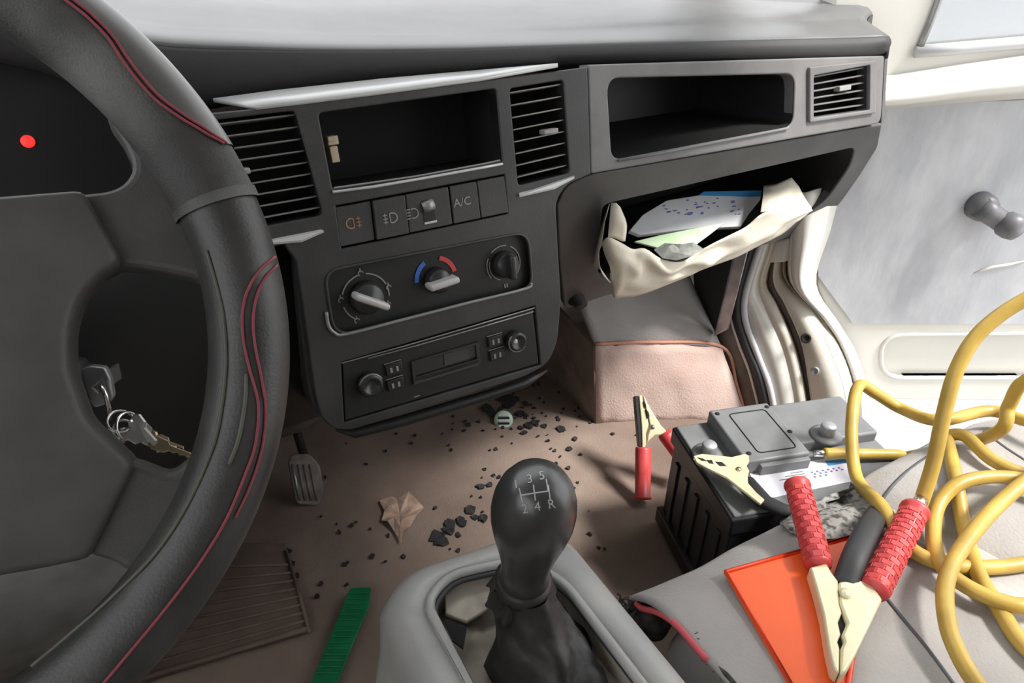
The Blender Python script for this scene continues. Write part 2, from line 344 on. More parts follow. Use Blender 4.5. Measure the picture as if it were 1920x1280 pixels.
strip('hinge_groove', 'hinge2', 'gro', 'creamd'); strip('hinge_groove', 'gro', 'post0', 'creamd')
mk('pillar_post', loft([L['post0'], [a.lerp(b,.5)-DN*0.010 for a,b in zip(L['post0'],L['post1'])], L['post1'], [a.lerp(b,.5)-DN*0.004 for a,b in zip(L['post1'],L['post2'])], L['post2']]), 'cream', wr, smooth=True, solid=0.003)
hp = bvh(loft([L['hinge'], L['hinge2']]))
for (x, y, r, mm) in ((1511,634,0.0085,'deep_black'),(1528,694,0.0075,'steel')):
    q = hit(hp, x, y, 0.004); q0 = hit(hp, x, y, 0.0); ax = (q-q0).normalized()
    mk('bolt', lathe([(0,-.002),(r,-.002),(r,.002),(r*.7,.003),(r*.45,.0),(0,.0)], q, ax, 14), mm, wr, smooth=True)
mk('connector_cover', prism([onX(1422,457,.905), onX(1478,447,.905), onX(1470,492,.905), onX(1418,494,.905)], (0.03,0,0)), 'cream', wr, bevel=0.004)
mk('rocker', box((0.9, 0.02, -0.845), (0.085, 1.0, 0.15)), 'cream', wr, bevel=0.012)
mk('rear_pillar', box((0.9, -0.85, -0.3), (0.08, 0.75, 1.5)), 'cream', wr, bevel=0.02)
mk('front_pillar', ([(0.93,1.1,-0.12),(1.0,1.02,-0.12),(0.9,0.50,0.44),(0.84,0.56,0.44)], [[0,1,2,3]]), 'cream', wr, solid=0.05)
mk('quarter_panel', prism([(0.965,0.63,-0.98),(0.965,1.12,-0.98),(0.965,1.12,-0.13),(0.965,0.70,-0.13)], (0.03,0,0)), 'cream', wr, bevel=0.005)
# grey bracket between dash and sill
dbk = [onX(1376,478,0.80), onX(1402,472,0.80), onX(1366,618,0.825), onX(1338,632,0.825)]
mk('dash_bracket', prism(dbk, (0.012,0.01,0)), 'steel', wr, bevel=0.003)
mk('footwell_side', ([onX(1300,470,.842), onX(1378,470,.842), onX(1342,640,.845), onX(1310,640,.845)], [[0,1,2,3]]), 'black', wr, solid=0.006)

# rest of the cab shell: roof, driver's side, rear wall, windscreen
struct('ceiling', box((0.2, -0.33, 0.47), (1.46, 1.8, 0.03)), 'liner', bevel=0.01)
wl = struct('wall_left', box((-0.54, -0.1, -0.47), (0.05, 2.3, 0.62)), 'cream')
mk('left_pillar', box((-0.54, -0.95, 0.15), (0.05, 0.5, 0.62)), 'cream', wl)
mk('left_pillar', ([(-0.54,1.06,-0.16),(-0.54,0.96,-0.16),(-0.5,0.46,0.46),(-0.5,0.56,0.46)], [[0,1,2,3]]), 'cream', wl, solid=0.05)
lw = struct('window_2', ([(-0.53,-.70,-0.16),(-0.53,.99,-0.16),(-0.50,.50,0.455),(-0.52,-.70,0.455)], [[0,1,2,3]]), 'wglass', solid=0.004)
struct('wall_rear', box((0.2, -1.27, -0.15), (1.46, 0.04, 1.24)), 'liner')
struct('window_1', ([(-0.5,1.14,-0.14),(0.95,1.14,-0.14),(0.88,0.56,0.455),(-0.48,0.56,0.455)], [[0,1,2,3]]), 'wglass', solid=0.004)

# the open passenger door
DF = Frame(DN*DC, RT, (0,0,1))
door = thing('door_1', DF.P(1640, 745), kind='structure'); door['label'] = 'open cream passenger door with grey film over its trim'
win = P2(DF, [(1724,92),(1766,-20),(1796,-120),(2300,-210),(2330,40)])
pk = rpoly(P2(DF, [(1652,627),(2180,622),(2180,708),(1652,708)]), 0.05, 8)
do = P2(DF, [(1566,-190),(2420,-330),(2440,760),(1600,748),(1606,672),(1560,610),(1530,532),(1556,420)])
mk('door_shell', plate(DF, rpoly(do, 0.01), [win, pk], 0.05, 0.004), 'cream', door)
mk('pressed_pocket', tub([DF.p(a,b,-0.001) for a,b in pk], -DF.n*0.014), 'cream', door, smooth=False)
mk('pocket_bead', tube([DF.p(a,b,0.000) for a,b in pk], 0.004, 8, closed=True), 'cream', door, smooth=True)
sh = P2(DF, [(1532,205),(1660,203),(1800,190),(2400,168),(2400,604),(1600,607),(1566,588),(1534,530),(1548,430)], 0.003)
# wrinkled grey film: a dense sheet
rows = []
for j in range(46):
    t = j/45; row = []
    for i in range(60):
        s = i/59; x = 1534 + (2400-1534)*s; yt = 203-35*s; yb = 607
        y = yt+(yb-yt)*t
        if t > .55: x = max(x, 1534+ max(0,(t-.78))*300)
        w = 0.0018*noise.noise(Vector((x/60, y/130, 1))) + 0.0010*noise.noise(Vector((x/18, y/28, 5)))
        row.append(DF.P(x, y, 0.005+w))
    rows.append(row)
mk('plastic_film', loft(rows), 'sheet', door, smooth=True)
# rounded ledge along the waist of the door
rows = []
for x, yt, yb in ((1600,146,206),(1660,142,202),(1800,119,189),(2000,90,176),(2400,30,166)):
    a, b = DF.P(x, yt), DF.P(x, yb)
    rows.append([a - DF.n*.01, a+DF.n*0.012, a.lerp(b,.18)+DF.n*.05, a.lerp(b,.4)+DF.n*.062, a.lerp(b,.62)+DF.n*.056, a.lerp(b,.82)+DF.n*.022, b+DF.n*.012, b-DF.n*.01])
mk('waist_ledge', loft(rows), 'cream', door, smooth=True)
wb = [(1716,98),(1800,91),(2000,74),(2330,45)]
mk('window_rubber', tube([DF.P(x,y,0.004) for x,y in wb], 0.008, 8), 'seal', door, smooth=True)
mk('window_frame', tube([DF.P(x,y,0.002) for x,y in [(1722,95),(1745,40),(1768,-22),(1798,-122),(2300,-212)]], 0.005, 8), 'bezel', door, smooth=True)
mk('window_glass', prism([DF.p(a,b,-0.03) for a,b in win], -DF.n*0.004), 'glass', door)
# window winder: boss, arm and knob
wc = DF.P(1832, 382, 0.0)
wn = mk('window_winder', lathe([(0.0,0),(0.023,0),(0.022,0.02),(0.017,0.032),(0.0,0.033)], wc, DF.n, 20), 'winder', door, smooth=True)
a = DF.P(1838, 388, 0.026); b = DF.P(1880, 416, 0.030)
mk('winder_arm', tube([a, a.lerp(b,.4), a.lerp(b,.8), b], [0.017,0.0165,0.016,0.0165], 12), 'winder', wn, smooth=True)
mk('winder_knob', lathe([(0,0),(0.016,0),(0.02,0.004),(0.021,0.016),(0.0185,0.026),(0.011,0.031),(0,0.032)], b, DF.n+Vector((0.35,-.1,-.1)), 18), 'winder', wn, smooth=True)
mk('film_tear', tube([DF.P(x,y,0.006) for x,y in [(1826,512),(1860,500),(1890,496),(1925,488)]], [0.001,0.003,0.0025,0.001], 6), 'cream', door, smooth=True)

# ================================================================== DASHBOARD
KF = 0.2
FF = Frame((0,0.57,0), (1,0,0), (0,KF,1))              # plane of centre stack and right fascia
dash = thing('dashboard', (0.2, 0.75, FLOOR+0.3), 'dark grey plastic dashboard with centre stack, air vents and open trays', 'dashboard')
# --- top pad with brow
st = [(-0.5,.62,-.055,-.10),(-0.36,.60,-.03,-.075),(-0.15,.585,-.02,-.06),(-0.04,.595,-.05,-.085)]
pe = [(270,78,.60),(500,92,.60),(700,96,.60),(860,94,.595),(1000,90,.59),(1150,85,.585),(1300,80,.575),(1450,76,.568),(1600,72,.56)]
be = [(270,205,.605),(500,178,.605),(700,152,.605),(860,138,.60),(1000,123,.595),(1150,117,.588),(1300,112,.575),(1450,109,.566),(1600,106,.556)]
E0 = [Vector((x,y,z)) for x,y,z,_ in st] + [onY(*q) for q in pe] + [Vector((0.853,.549,-.121))]
E1 = [Vector((x,y+.005,zb)) for x,y,_,zb in st] + [onY(*q) for q in be] + [Vector((0.853,.552,-.140))]
rows = [[],[],[],[],[],[],[],[]]
for i, (p, q) in enumerate(zip(E0, E1)):
    s = i/(len(E0)-1); out = 0.0
    ex = 0.075 if i == len(E0)-1 else 0.06*max(0,(p.x-.45)/.4)
    rows[0].append(q+Vector((0,.04,-.004))); rows[1].append(q); rows[2].append(q.lerp(p,.55)+Vector((0,-.008,0)))
    rows[3].append(q.lerp(p,.90)+Vector((0,-.004,0))); rows[4].append(p+Vector((0,.006,.002)))
    k_ = min(1, max(0,(p.x-.3)/.5)); rows[5].append(p+Vector((ex*.35,.05,.004+.005*k_))); rows[6].append(p+Vector((ex,.125,.007+.016*k_))); rows[7].append(Vector((p.x+ex*1.2, 1.13, p.z+.03)))
# finer along x
R2 = [spline(r, 4) for r in rows]
R3 = [spline([R2[j][i] for j in range(8)], 4) for i in range(len(R2[0]))]
padg = loft(R3); nrow = len(R3[0])
# split into brow (front band) and top pad
browr = [r[:14] for r in R3]; padr = [r[13:] for r in R3]
mk('brow', loft(browr), 'brow', dash, smooth=True, solid=0.006)
padm = mk('top_pad', loft(padr), 'pad', dash, smooth=True, solid=0.006)
# end cap of the pad on the door side
ec = [R3[-1][k] for k in range(0, nrow, 2)]
mk('pad_end_cap', loft([ec, [Vector((p.x+.004, p.y, p.z-.02)) if k > 4 else p for k, p in enumerate(ec)]]), 'brow', dash, smooth=True, solid=0.004)
PT = bvh(loft(padr))
# shallow recess line on the pad
rc = [hit(PT, x, y, -0.0005) for x, y in [(505,12),(560,36),(700,40),(860,33),(985,22),(1040,6)]]
rc = [p for p in rc if p]
# --- fascia's top bevel under the brow, its windscreen gleam painted silver
tl = [(400,188),(520,172),(720,150),(900,134),(1046,121)]; tb = [(482,203),(560,194),(720,174),(900,150),(1046,124)]
mk('lit_fascia_top', loft([[FF.P(x,y,-0.034) for x,y in tl], [FF.P(x,y-1,0.001) for x,y in tb]]), 'silver', dash, smooth=True, solid=0.003)
# --- centre fascia (one moulding): outline and openings
def v2(x, z): return (x, z*math.sqrt(1+KF*KF))
outl = [v2(0.012,-.118)] + P2(FF, [(482,204),(720,175),(960,144),(1102,126),(1108,326)]) + P2(FF, [(1062,346),(1042,378),(1052,560),(1046,640),(1028,682),(985,706),(660,806),(628,806),(604,786),(592,745),(566,560),(556,490)]) + [v2(0.09,-.222), v2(0.012,-.222)]
ventL = [v2(0.022,-.205), v2(0.1255,-.205), v2(0.1205,-.124), v2(0.022,-.124)]
ventR = P2(FF, [(972,348),(1068,324),(1056,150),(956,166)])
scr = P2(FF, [(625,358),(942,307),(930,166),(597,212)])
btn = P2(FF, [(641,466),(952,401),(946,327),(630,386)])
hv = rpoly(P2(FF, [(626,630),(998,538),(990,434),(608,508)]), [.017,.014,.017,.014], 6)
rad = P2(FF, [(646,792),(1014,684),(1003,574),(640,680)])
cf = mk('centre_fascia', plate(FF, rpoly(outl, [0,0,0,0,0,0,.012,.012,0,.02,.02,.02,.02,.012,.02,.02,0,0,0,0]), [rpoly(ventL,.004), rpoly(ventR,.004), rpoly(scr,.004), btn, hv, rad], 0.016, 0.0015), 'fascia', dash)
mk('stack_body', plate(FF, rpoly(P2(FF, [(1046,385),(1054,560),(1046,650),(1020,690),(985,712),(640,812),(600,790),(585,735),(560,520),(560,470)], -.012), .012), [], 0.20, 0.004, -0.028), 'fascia', dash)
mk('lower_lip', tube([FF.P(x,y,-0.022) for x,y in [(630,806),(665,812),(760,787),(900,745),(985,718),(1026,694)]], [.001,.005,.006,.006,.005,.001], 10), 'black', dash, smooth=True)
def slats(vent, cor, n, m, hh, tilt=-0.12, t=0.0013, d=0.016, depth=-0.004):     # cor: 4 (a,b) corners BL, BR, TR, TL
    BL, BR, TR, TL = [Vector(c) for c in cor]
    for k in range(n):
        s = (k+0.6)/n; l = BL.lerp(TL, s); r = BR.lerp(TR, s)
        f0, f1 = FF.p(l.x, l.y, depth), FF.p(r.x, r.y, depth); bk = FF.n*(-d) + FF.v*(d*tilt); tt = FF.v*t
        vs = [f0, f1, f1+bk, f0+bk, f0+tt, f1+tt, f1+bk+tt, f0+bk+tt]
        mk('slat', (vs, [[3,2,1,0],[4,5,6,7],[0,1,5,4],[1,2,6,5],[2,3,7,6],[3,0,4,7]]), m, vent, bevel=0.0004, seg=1)
def mkvent(cor, n, m, tabpx, tm):
    v = mk('air_vent', tub([FF.p(a,b,-0.001) for a,b in cor], -FF.n*0.05), 'deep_black', dash)
    slats(v, cor, n, m, 0)
    a, b = FF.px(*tabpx, 0.0); 
    mk('vent_tab', fbox(FF, a-.008, a+.008, b-.0022, b+.0022, -.006, .004), tm, v, bevel=0.001)
    return v
mkvent(ventL, 9, 'slatd', (448,322), 'slat'); mkvent(ventR, 8, 'slat', (1030,246), 'slat')
# bevels below the two inner vents, their gleam painted in as pale colour
for q in ([(470,432),(584,424),(607,434),(566,452),(480,459)], [(970,347),(1068,323),(1077,333),(1040,353),(974,368)]):
    pts = [FF.P(x,y,h) for (x,y),h in zip(q, (-.012,-.012,.003,.004,.003))]
    mk('vent_bevel', (pts, [[0,1,2,3,4]]), 'silver', dash, solid=0.002)
# screen opening: deep black recess with a loose cream plug
sc = mk('screen_recess', tub([FF.p(a,b,-0.001) for a,b in scr], -FF.n*0.07), 'deep_black', dash)
mk('screen_ledge', loft([[FF.P(x,y,h) for x,y in [(626,352),(780,330),(900,308),(938,300)]] for h in (-.001,)] + [[FF.P(x,y,-.004) for x,y in [(626,357),(780,334),(900,313),(938,305)]]]), 'bezel', sc, solid=0.0015)
mk('ledge_edge', tube([FF.P(x,y,.001) for x,y in [(624,360),(700,350),(800,333),(900,315),(942,307)]], 0.0013, 8), 'silver', sc, smooth=True)
for (x0,y0,x1,y1) in ((612,256,634,264),(613,266,635,270),(616,275,637,303)):
    a0,b1 = FF.px(x0,y0,-.02); a1,b0 = FF.px(x1,y1,-.02); mk('plug', fbox(FF, a0,a1,b0,b1,-.034,-.018), 'plug', sc, bevel=0.0008)
# push-button row
br_ = mk('button_row', tub([FF.p(a,b,-0.001) for a,b in btn], -FF.n*0.012), 'deep_black', dash)
def on_btn(x, t):            # pixel x at top edge -> pixel at fraction t down the row
    y0 = 386 + (327-386)*(x-630)/(946-630); return (x + 9*t, y0 + (79 - 6*(x-630)/316)*t)
bx = [(629,694),(697,757),(759,839),(842,892),(894,945)]
BT = []
for i, (x0, x1) in enumerate(bx):
    q = [on_btn(x0,.97), on_btn(x1,.97), on_btn(x1,.04), on_btn(x0,.04)]
    hh = (0.000, 0.0025, 0.001, 0.001, 0.0)[i]
    BT.append(mk('push_button', plate(FF, rpoly(P2(FF,q), .0012), [], 0.010, 0.0008, hh), 'fascia', br_))
def ptext(x, y, s, px, m, par, h=0.0012, rot=0, sx=1): a, b = FF.px(x, y, h); return mk('lettering', text(FF, a, b, s, px/2050, h, rot, sx), m, par)
ptext(867, 379, 'A/C', 22, 'print', br_, .0016, 0)
a,b = FF.px(659,419,.001); mk('lamp_symbol', join(arc(FF,a,b,.0042,60,300,.0011,.0006), fbox(FF,a+.0018,a+.0026,b-.004,b+.004,.0003,.0006), *[fbox(FF,a+.0045,a+.0085,b+k-.0004,b+k+.0004,.0003,.0006) for k in (-.003,0,.003)], fbox(FF,a+.0062,a+.007,b-.0045,b+.0045,.0003,.0006)), 'amber', br_)
a,b = FF.px(736,408,.003); mk('lamp_symbol', join(arc(FF,a,b,.0042,-120,120,.0011,.0031), fbox(FF,a-.0026,a-.0018,b-.004,b+.004,.0028,.0031), *[fbox(FF,a-.0085,a-.0045,b+k-.0004,b+k+.0004,.0028,.0031) for k in (-.003,0,.003)], fbox(FF,a-.007,a-.0062,b-.0045,b+.0045,.0028,.0031)), 'print', br_)
a,b = FF.px(776,400,.002); mk('lamp_symbol', join(arc(FF,a,b,.0042,-120,120,.001,.0018), *[fbox(FF,a-.0065,a-.003,b+k-.0004,b+k+.0004,.0014,.0018) for k in (-.004,-.0013,.0013,.004)]), 'print', br_)
a,b = FF.px(803,395,.0); mk('level_wheel', join(fbox(FF,a-.006,a+.006,b-.010,b+.010,-.001,.0016)), 'black', br_, bevel=0.0006)
mk('wheel_face', tube([FF.p(a-.0052,b+.0035,.0), FF.p(a+.0052,b+.0055,.0)], 0.0052, 12), 'bezel', br_, smooth=True)
mk('wheel_window', fbox(FF,a-.006,a+.006,b-.0112,b-.0092,.0012,.0024), 'silver', br_, bevel=0.0004)
# --- climate panel
cp = mk('climate_panel', tub([FF.p(a,b,-0.0005) for a,b in hv], -FF.n*0.006), 'black', dash)
mk('panel_bezel', tube([FF.p(a,b,0.0004) for a,b in hv], 0.0013, 8, closed=True), 'fascia', cp, smooth=True)
bot = [(612,585),(616,610),(628,624),(650,626),(760,598),(880,567),(985,541),(996,530)]
mk('bezel_highlight_edge', tube(spline([FF.P(x,y,0.0012) for x,y in bot],4), 0.0016, 8), 'bezel', cp, smooth=True)  # paler strip painted where the bezel's lower edge catches the light
FL = -0.006
def climate_knob(x, y, r, barlen, ang, barw=.0062):
    a, b = FF.px(x, y, FL); c = FF.p(a,b,FL)
    kb = mk('climate_knob', lathe([(r,0),(r*.98,.004),(r*.9,.009),(r*.84,.011),(0,.0115)], c, FF.n, 28), 'knob', cp, smooth=True)
    cs, sn = math.cos(ang), math.sin(ang); f2 = Frame(FF.p(a,b,0), FF.u*cs+FF.v*sn, FF.v*cs-FF.u*sn)
    mk('knob_grip', fbox(f2, -barlen, barlen, -barw/2, barw/2, .0, .016), 'point' if barlen > .012 else 'gloss', cp, bevel=0.0025, seg=3)
    return a, b
a, b = climate_knob(686, 557, .0155, .0165, math.radians(-32))
mk('dial_arc', join(*[arc(FF,a,b,.0215,d0,d1,.0012,FL+.0006) for d0,d1 in ((100,160),(20,80),(-10,14),(190,232))]), 'print', cp)
for dg, s in ((92,'}'),(172,'x'),(10,'~'),(238,'v'),(-32,'o')):
    aa, bb = a+.0225*math.cos(math.radians(dg)), b+.0225*math.sin(math.radians(dg)); mk('dial_symbol', join(arc(FF,aa,bb,.0022,0,250,.0009,FL+.0007), fbox(FF,aa-.0005,aa+.0005,bb+.001,bb+.0045,FL+.0004,FL+.0007)), 'print', cp)
a, b = climate_knob(818, 524, .0125, .0150, math.radians(4))
mk('cold_arc', arc(FF,a,b+.001,.0195,118,178,.0042,FL+.0006), 'blue', cp); mk('hot_arc', arc(FF,a,b+.001,.0195,8,72,.0042,FL+.0006), 'red', cp)
a, b = climate_knob(944, 495, .0135, .0118, math.radians(88), .007)
mk('dial_arc', join(*[arc(FF,a,b,.0185,d0,d1,.0010,FL+.0006) for d0,d1 in ((-40,60),(75,130),(150,215))], *[arc(FF,a,b,.0158,d0,d1,.0008,FL+.0006) for d0,d1 in ((-60,20),(160,250))], fbox(FF,a-.0018,a-.0006,b-.024,b-.020,FL,FL+.0007), fbox(FF,a+.0006,a+.0018,b-.024,b-.020,FL,FL+.0007)), 'print', cp)
mk('pointer_line', fbox(FF, a-.0006, a+.0016, b+.002, b+.0105, .0100, .0104), 'chrome', cp)
# --- radio
rd = mk('car_radio', plate(FF, rpoly(P2(FF, [(648,789),(1011,682),(1000,578),(643,683)]), .002), [], 0.02, 0.001, -0.001), 'black', dash)
for q in ([(640,681),(760,648),(880,613),(1002,577)], [(1000,584),(905,612),(780,648),(690,672)]):
    mk('trim_line', tube([FF.P(x,y,.0012) for x,y in q], 0.0007, 6), 'bezel', rd, smooth=True)
mk('cassette_slot', plate(FF, P2(FF, [(774,716),(900,679),(896,640),(770,677)]), [P2(FF, [(778,706),(893,672),(890,646),(775,680)])], 0.003, 0.0004, 0.002), 'gloss', rd)
mk('radio_display', fbox(FF, *[f for f in (FF.px(776,700)[0], FF.px(893,660)[0])], FF.px(776,704)[1], FF.px(776,680)[1], -.001, .0004), 'gloss', rd)
mk('display_sill', prism([FF.P(x,y,.002) for x,y in [(776,722),(899,685),(897,673),(776,709)]], -FF.n*.003), 'fascia', rd, bevel=0.0006)
mk('radio_lens', prism([FF.P(x,y,.0012) for x,y in [(834,686),(880,672),(876,650),(832,662)]], -FF.n*.002), 'fascia', rd)
for x, y, r in ((692,718,.0115),(964,637,.0105)):
    c = FF.P(x,y,0); mk('radio_knob', lathe([(r,0),(r,.007),(r*.85,.010),(r*.6,.0095),(r*.5,.008),(0,.008)], c, FF.n, 24), 'gloss', rd, smooth=True)
    mk('knob_rim', tube([c + FF.n*.0075 + (FF.u*math.cos(t)+FF.v*math.sin(t))*r*.97 for t in [math.radians(d) for d in (range(20,170,10) if x < 900 else range(130,330,10))]], .0008, 6), 'bezel', rd, smooth=True)
mk('knob_dot', lathe([(.003,0),(.002,.001),(0,.0012)], FF.P(966,640,.0085), FF.n, 10), 'point', rd, smooth=True)
for x, y in ((738,690),(741,719),(928,638),(931,664)):
    a, b = FF.px(x, y); mk('radio_key', fbox(FF,a-.008,a+.008,b-.0055,b+.0055,-.001,.0022), 'black', rd, bevel=0.0008)
    mk('key_mark', join(fbox(FF,a-.004,a-.002,b-.003,b+.002,.002,.0025), fbox(FF,a+.002,a+.004,b-.003,b+.002,.002,.0025)), 'print' if x < 800 else 'bezel', rd)
    mk('key_line', fbox(FF,a-.0085,a+.0085,b+.0062,b+.0069,.0003,.0008), 'bezel', rd)
mk('eject_mark', fbox(FF, *[FF.px(640,0)[0]+.003, FF.px(640,0)[0]+.009], FF.px(652,785)[1], FF.px(652,783)[1], .0003, .0008), 'bezel', rd)
# --- right fascia: open shelf and outer vent
FR = FF
ro = P2(FF, [(1110,326),(1655,231),(1662,104),(1560,107),(1105,121)])
shf = rpoly(P2(FF, [(1150,300),(1490,236),(1494,138),(1141,146)]), [.012,.014,.016,.016], 6)
vR = P2(FF, [(1524,221),(1628,206),(1629,122),(1524,142)])
mk('right_fascia', plate(FF, rpoly(ro, [.004,.012,.004,0,0]), [shf, rpoly(vR,.002)], 0.016, 0.002, -0.002), 'fasciaR', dash)
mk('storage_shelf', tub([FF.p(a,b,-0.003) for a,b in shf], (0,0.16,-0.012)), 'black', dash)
mk('shelf_lip', tube([FF.P(x,y,0.0) for x,y in [(1160,301),(1240,287),(1330,269),(1400,256),(1478,240)]], 0.0014, 8), 'fasciaR', dash, smooth=True)
v = mk('air_vent', tub([FF.p(a,b,-0.003) for a,b in vR], -FF.n*0.04), 'deep_black', dash)
slats(v, vR, 6, 'slatr', 0, -.05, 0.0020, 0.016, -.006)
a, b = FF.px(1588,165,0); mk('vent_tab', fbox(FF,a-.012,a+.010,b-.003,b+.003,-.010,-.001), 'slat', v, bevel=0.001)
fr_ = P2(FF, [(1516,230),(1640,212),(1641,113),(1516,126)])
mk('vent_frame', plate(FF, rpoly(fr_,.003), [rpoly(vR,.002)], 0.006, 0.0015, 0.002), 'fasciaR', dash)
# right end wall of the dash
mk('dash_end', ([FF.P(1662,104,-.002), FF.P(1655,231,-.002), Vector((.90,.70,-.24)), Vector((.93,.72,-.13))], [[0,1,2,3]]), 'fasciaR', dash, solid=0.004)
# --- lower right panel with open tray, raking forward
z0 = FF.P(1108,326).z; y0 = FF.P(1108,326).y
FG = Frame((0, y0+0.006, z0), (1,0,0), (0,-0.5,1))
go = P2(FG, [(1044,384),(1060,350),(1106,329),(1654,234),(1646,276),(1612,330),(1578,378),(1545,415),(1508,436),(1400,470),(1250,520),(1120,560),(1060,580),(1050,500)])
tray = P2(FG, [(1130,384),(1604,276),(1596,310),(1552,372),(1516,402),(1400,450),(1150,530),(1122,520)])
mk('tray_panel', plate(FG, rpoly(go, [.004,.01,.01,.004,.01,.01,.01,.01,.01,0,0,0,.01,0]), [rpoly(tray, [.012,.015,.02,.02,.02,0,.01,.01])], 0.014, 0.002), 'fasciam', dash)
mk('glove_tray', tub([FG.p(a,b,-.003) for a,b in rpoly(tray, [.012,.015,.02,.02,.02,0,.01,.01])], (0,0.17,0.012)), 'deep_black', dash)
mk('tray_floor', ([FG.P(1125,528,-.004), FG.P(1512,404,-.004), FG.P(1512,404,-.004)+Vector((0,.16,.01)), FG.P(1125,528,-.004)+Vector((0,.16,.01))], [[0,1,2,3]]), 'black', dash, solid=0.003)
# --- instrument side: binnacle, cluster, lower dash
mk('cluster_panel', plate(Frame((-0.16,0.60,-0.13),(1,0,0),(0,.35,1)), rpoly([(-.19,-.09),(.165,-.09),(.165,.07),(.10,.105),(-.10,.105),(-.19,.06)], .02), [], 0.01, 0.001), 'deep_black', dash)
cfm = Frame((-0.16,0.60,-0.13),(1,0,0),(0,.35,1))
a, b = cfm.px(52, 265, .001); mk('warning_lamp', lathe([(.0045,0),(.0045,.0012),(.003,.002),(0,.002)], cfm.p(a,b,.0), cfm.n, 16), 'led', dash, smooth=True)
mk('binnacle_side', loft([[(0.012,.545,-.115),(0.012,.532,-.222)], [(-0.005,.62,-.09),(-0.005,.62,-.25)]]), 'brow', dash, solid=0.006)
kp = [[(x, yy + .02*math.sin((x+.5)*3), zz) for x in np.linspace(-0.5, 0.10, 14)] for yy, zz in ((.60,-.20),(.555,-.225),(.54,-.27),(.535,-.35),(.55,-.43),(.60,-.48),(.68,-.49))]
mk('lower_dash', loft(kp), 'black', dash, smooth=True, solid=0.006)
mk('left_dash_end', box((-0.505,.85,-.27),(.01,.5,.4)), 'black', dash)
mk('under_dash_box', box((0.58,.80,-.30),(.36,.14,.10)), 'deep_black', dash, bevel=0.01)
mk('wiring_clip', tube([(0.455,.66,-.40),(0.47,.64,-.43),(0.49,.66,-.45),(0.50,.69,-.43)], 0.012, 8), 'deep_black', dash, smooth=True)

# ================================================================== STEERING WHEEL AND COLUMN
WC = Vector((-0.152, 0.335, -0.141)); TAU = math.radians(58)
FWH = Frame(WC, (1,0,0), (0, math.cos(TAU), math.sin(TAU)))
sw = thing('steering_wheel', WC, 'black leather-wrapped steering wheel with red stitching', 'steering wheel')
R0, r0 = 0.185, 0.0192
def torus(th0, th1, n, rr, nn=20, R=R0):
    rows = []
    for i in range(n+1):
        t = math.radians(th0+(th1-th0)*i/n); c = FWH.p(R*math.cos(t), R*math.sin(t)); e = FWH.u*math.cos(t)+FWH.v*math.sin(t)
        rows.append([c + e*(rr*math.cos(2*math.pi*k/nn)) + FWH.n*(rr*math.sin(2*math.pi*k/nn)) for k in range(nn)])
    return loft(rows, True)
TG = torus(0, 360, 160, r0); TB = bvh(TG)
mk('rim', TG, 'leather', sw, smooth=True)
def rim_th(x, y):
    a, b = FWH.px(x, y); return math.degrees(math.atan2(b, a))
# worn pale section of the cover between seam band and upper stitch, glossy crown above it
tb0, tb1 = rim_th(420,376), rim_th(345,225)
mk('worn_grip', torus(tb0, tb1+40, 40, r0+.0007), 'leather2', sw, smooth=True)
mk('seam_band', torus(tb0-1.2, tb0+.4, 3, r0+.0016), 'leather2', sw, smooth=True)
# glossy outer crown patch bounded by the upper stitch, built on the torus surface
def tp(th, ph, rr): 
    t = math.radians(th); p = math.radians(ph); e = FWH.u*math.cos(t)+FWH.v*math.sin(t)
    return WC + e*(R0+rr*math.cos(p)) + FWH.n*(rr*math.sin(p))
def thph(p):
    d = p-WC; a, b, h = d.dot(FWH.u), d.dot(FWH.v), d.dot(FWH.n); return math.degrees(math.atan2(b, a)), math.degrees(math.atan2(h, math.hypot(a,b)-R0))
up1 = [thph(p) for p in hits(TB, [(421,272),(385,247),(335,212),(298,182),(265,145),(238,110),(208,68),(168,28)], 0, 6)]
up1 += [(up1[-1][0]+k*4, up1[-1][1]+k*.5) for k in range(1, 14)]
mk('crown_leather', loft([[tp(th, -70 + (ph+70)*j/14, r0+.0014) for j in range(15)] for th, ph in up1]), 'leather3', sw, smooth=True)
for off in (0, 7): mk('stitching', tube([tp(th, ph+off, r0+.0016) for th, ph in up1], 0.0007, 6), 'stitch', sw, smooth=True)
s1 = [(514,482),(488,505),(466,540),(455,585),(457,640),(470,700),(484,760),(478,830),(455,900),(420,980),(370,1060),(310,1140),(240,1225),(185,1290)]
s2 = [(518,498),(497,520),(481,555),(474,600),(478,650),(490,710),(497,770),(490,840),(468,910),(440,970)]
for q in (s1, s2):
    p = hits(TB, q, 0.0006, 5); mk('stitching', tube(p, 0.0007, 6), 'stitch', sw, smooth=True)
for q in ([(388,470),(408,540),(420,600),(424,680),(415,770),(395,850),(350,950),(290,1040),(200,1130),(120,1200),(60,1250)],
          [(462,700),(460,750),(448,820),(430,870)]):
    p = hits(TB, q, 0.0003, 5)
    if len(p) > 3: mk('cover_seam', tube(p, 0.0010, 6), 'seam', sw, smooth=True)  # paler than the leather, so the seams double as painted highlight streaks
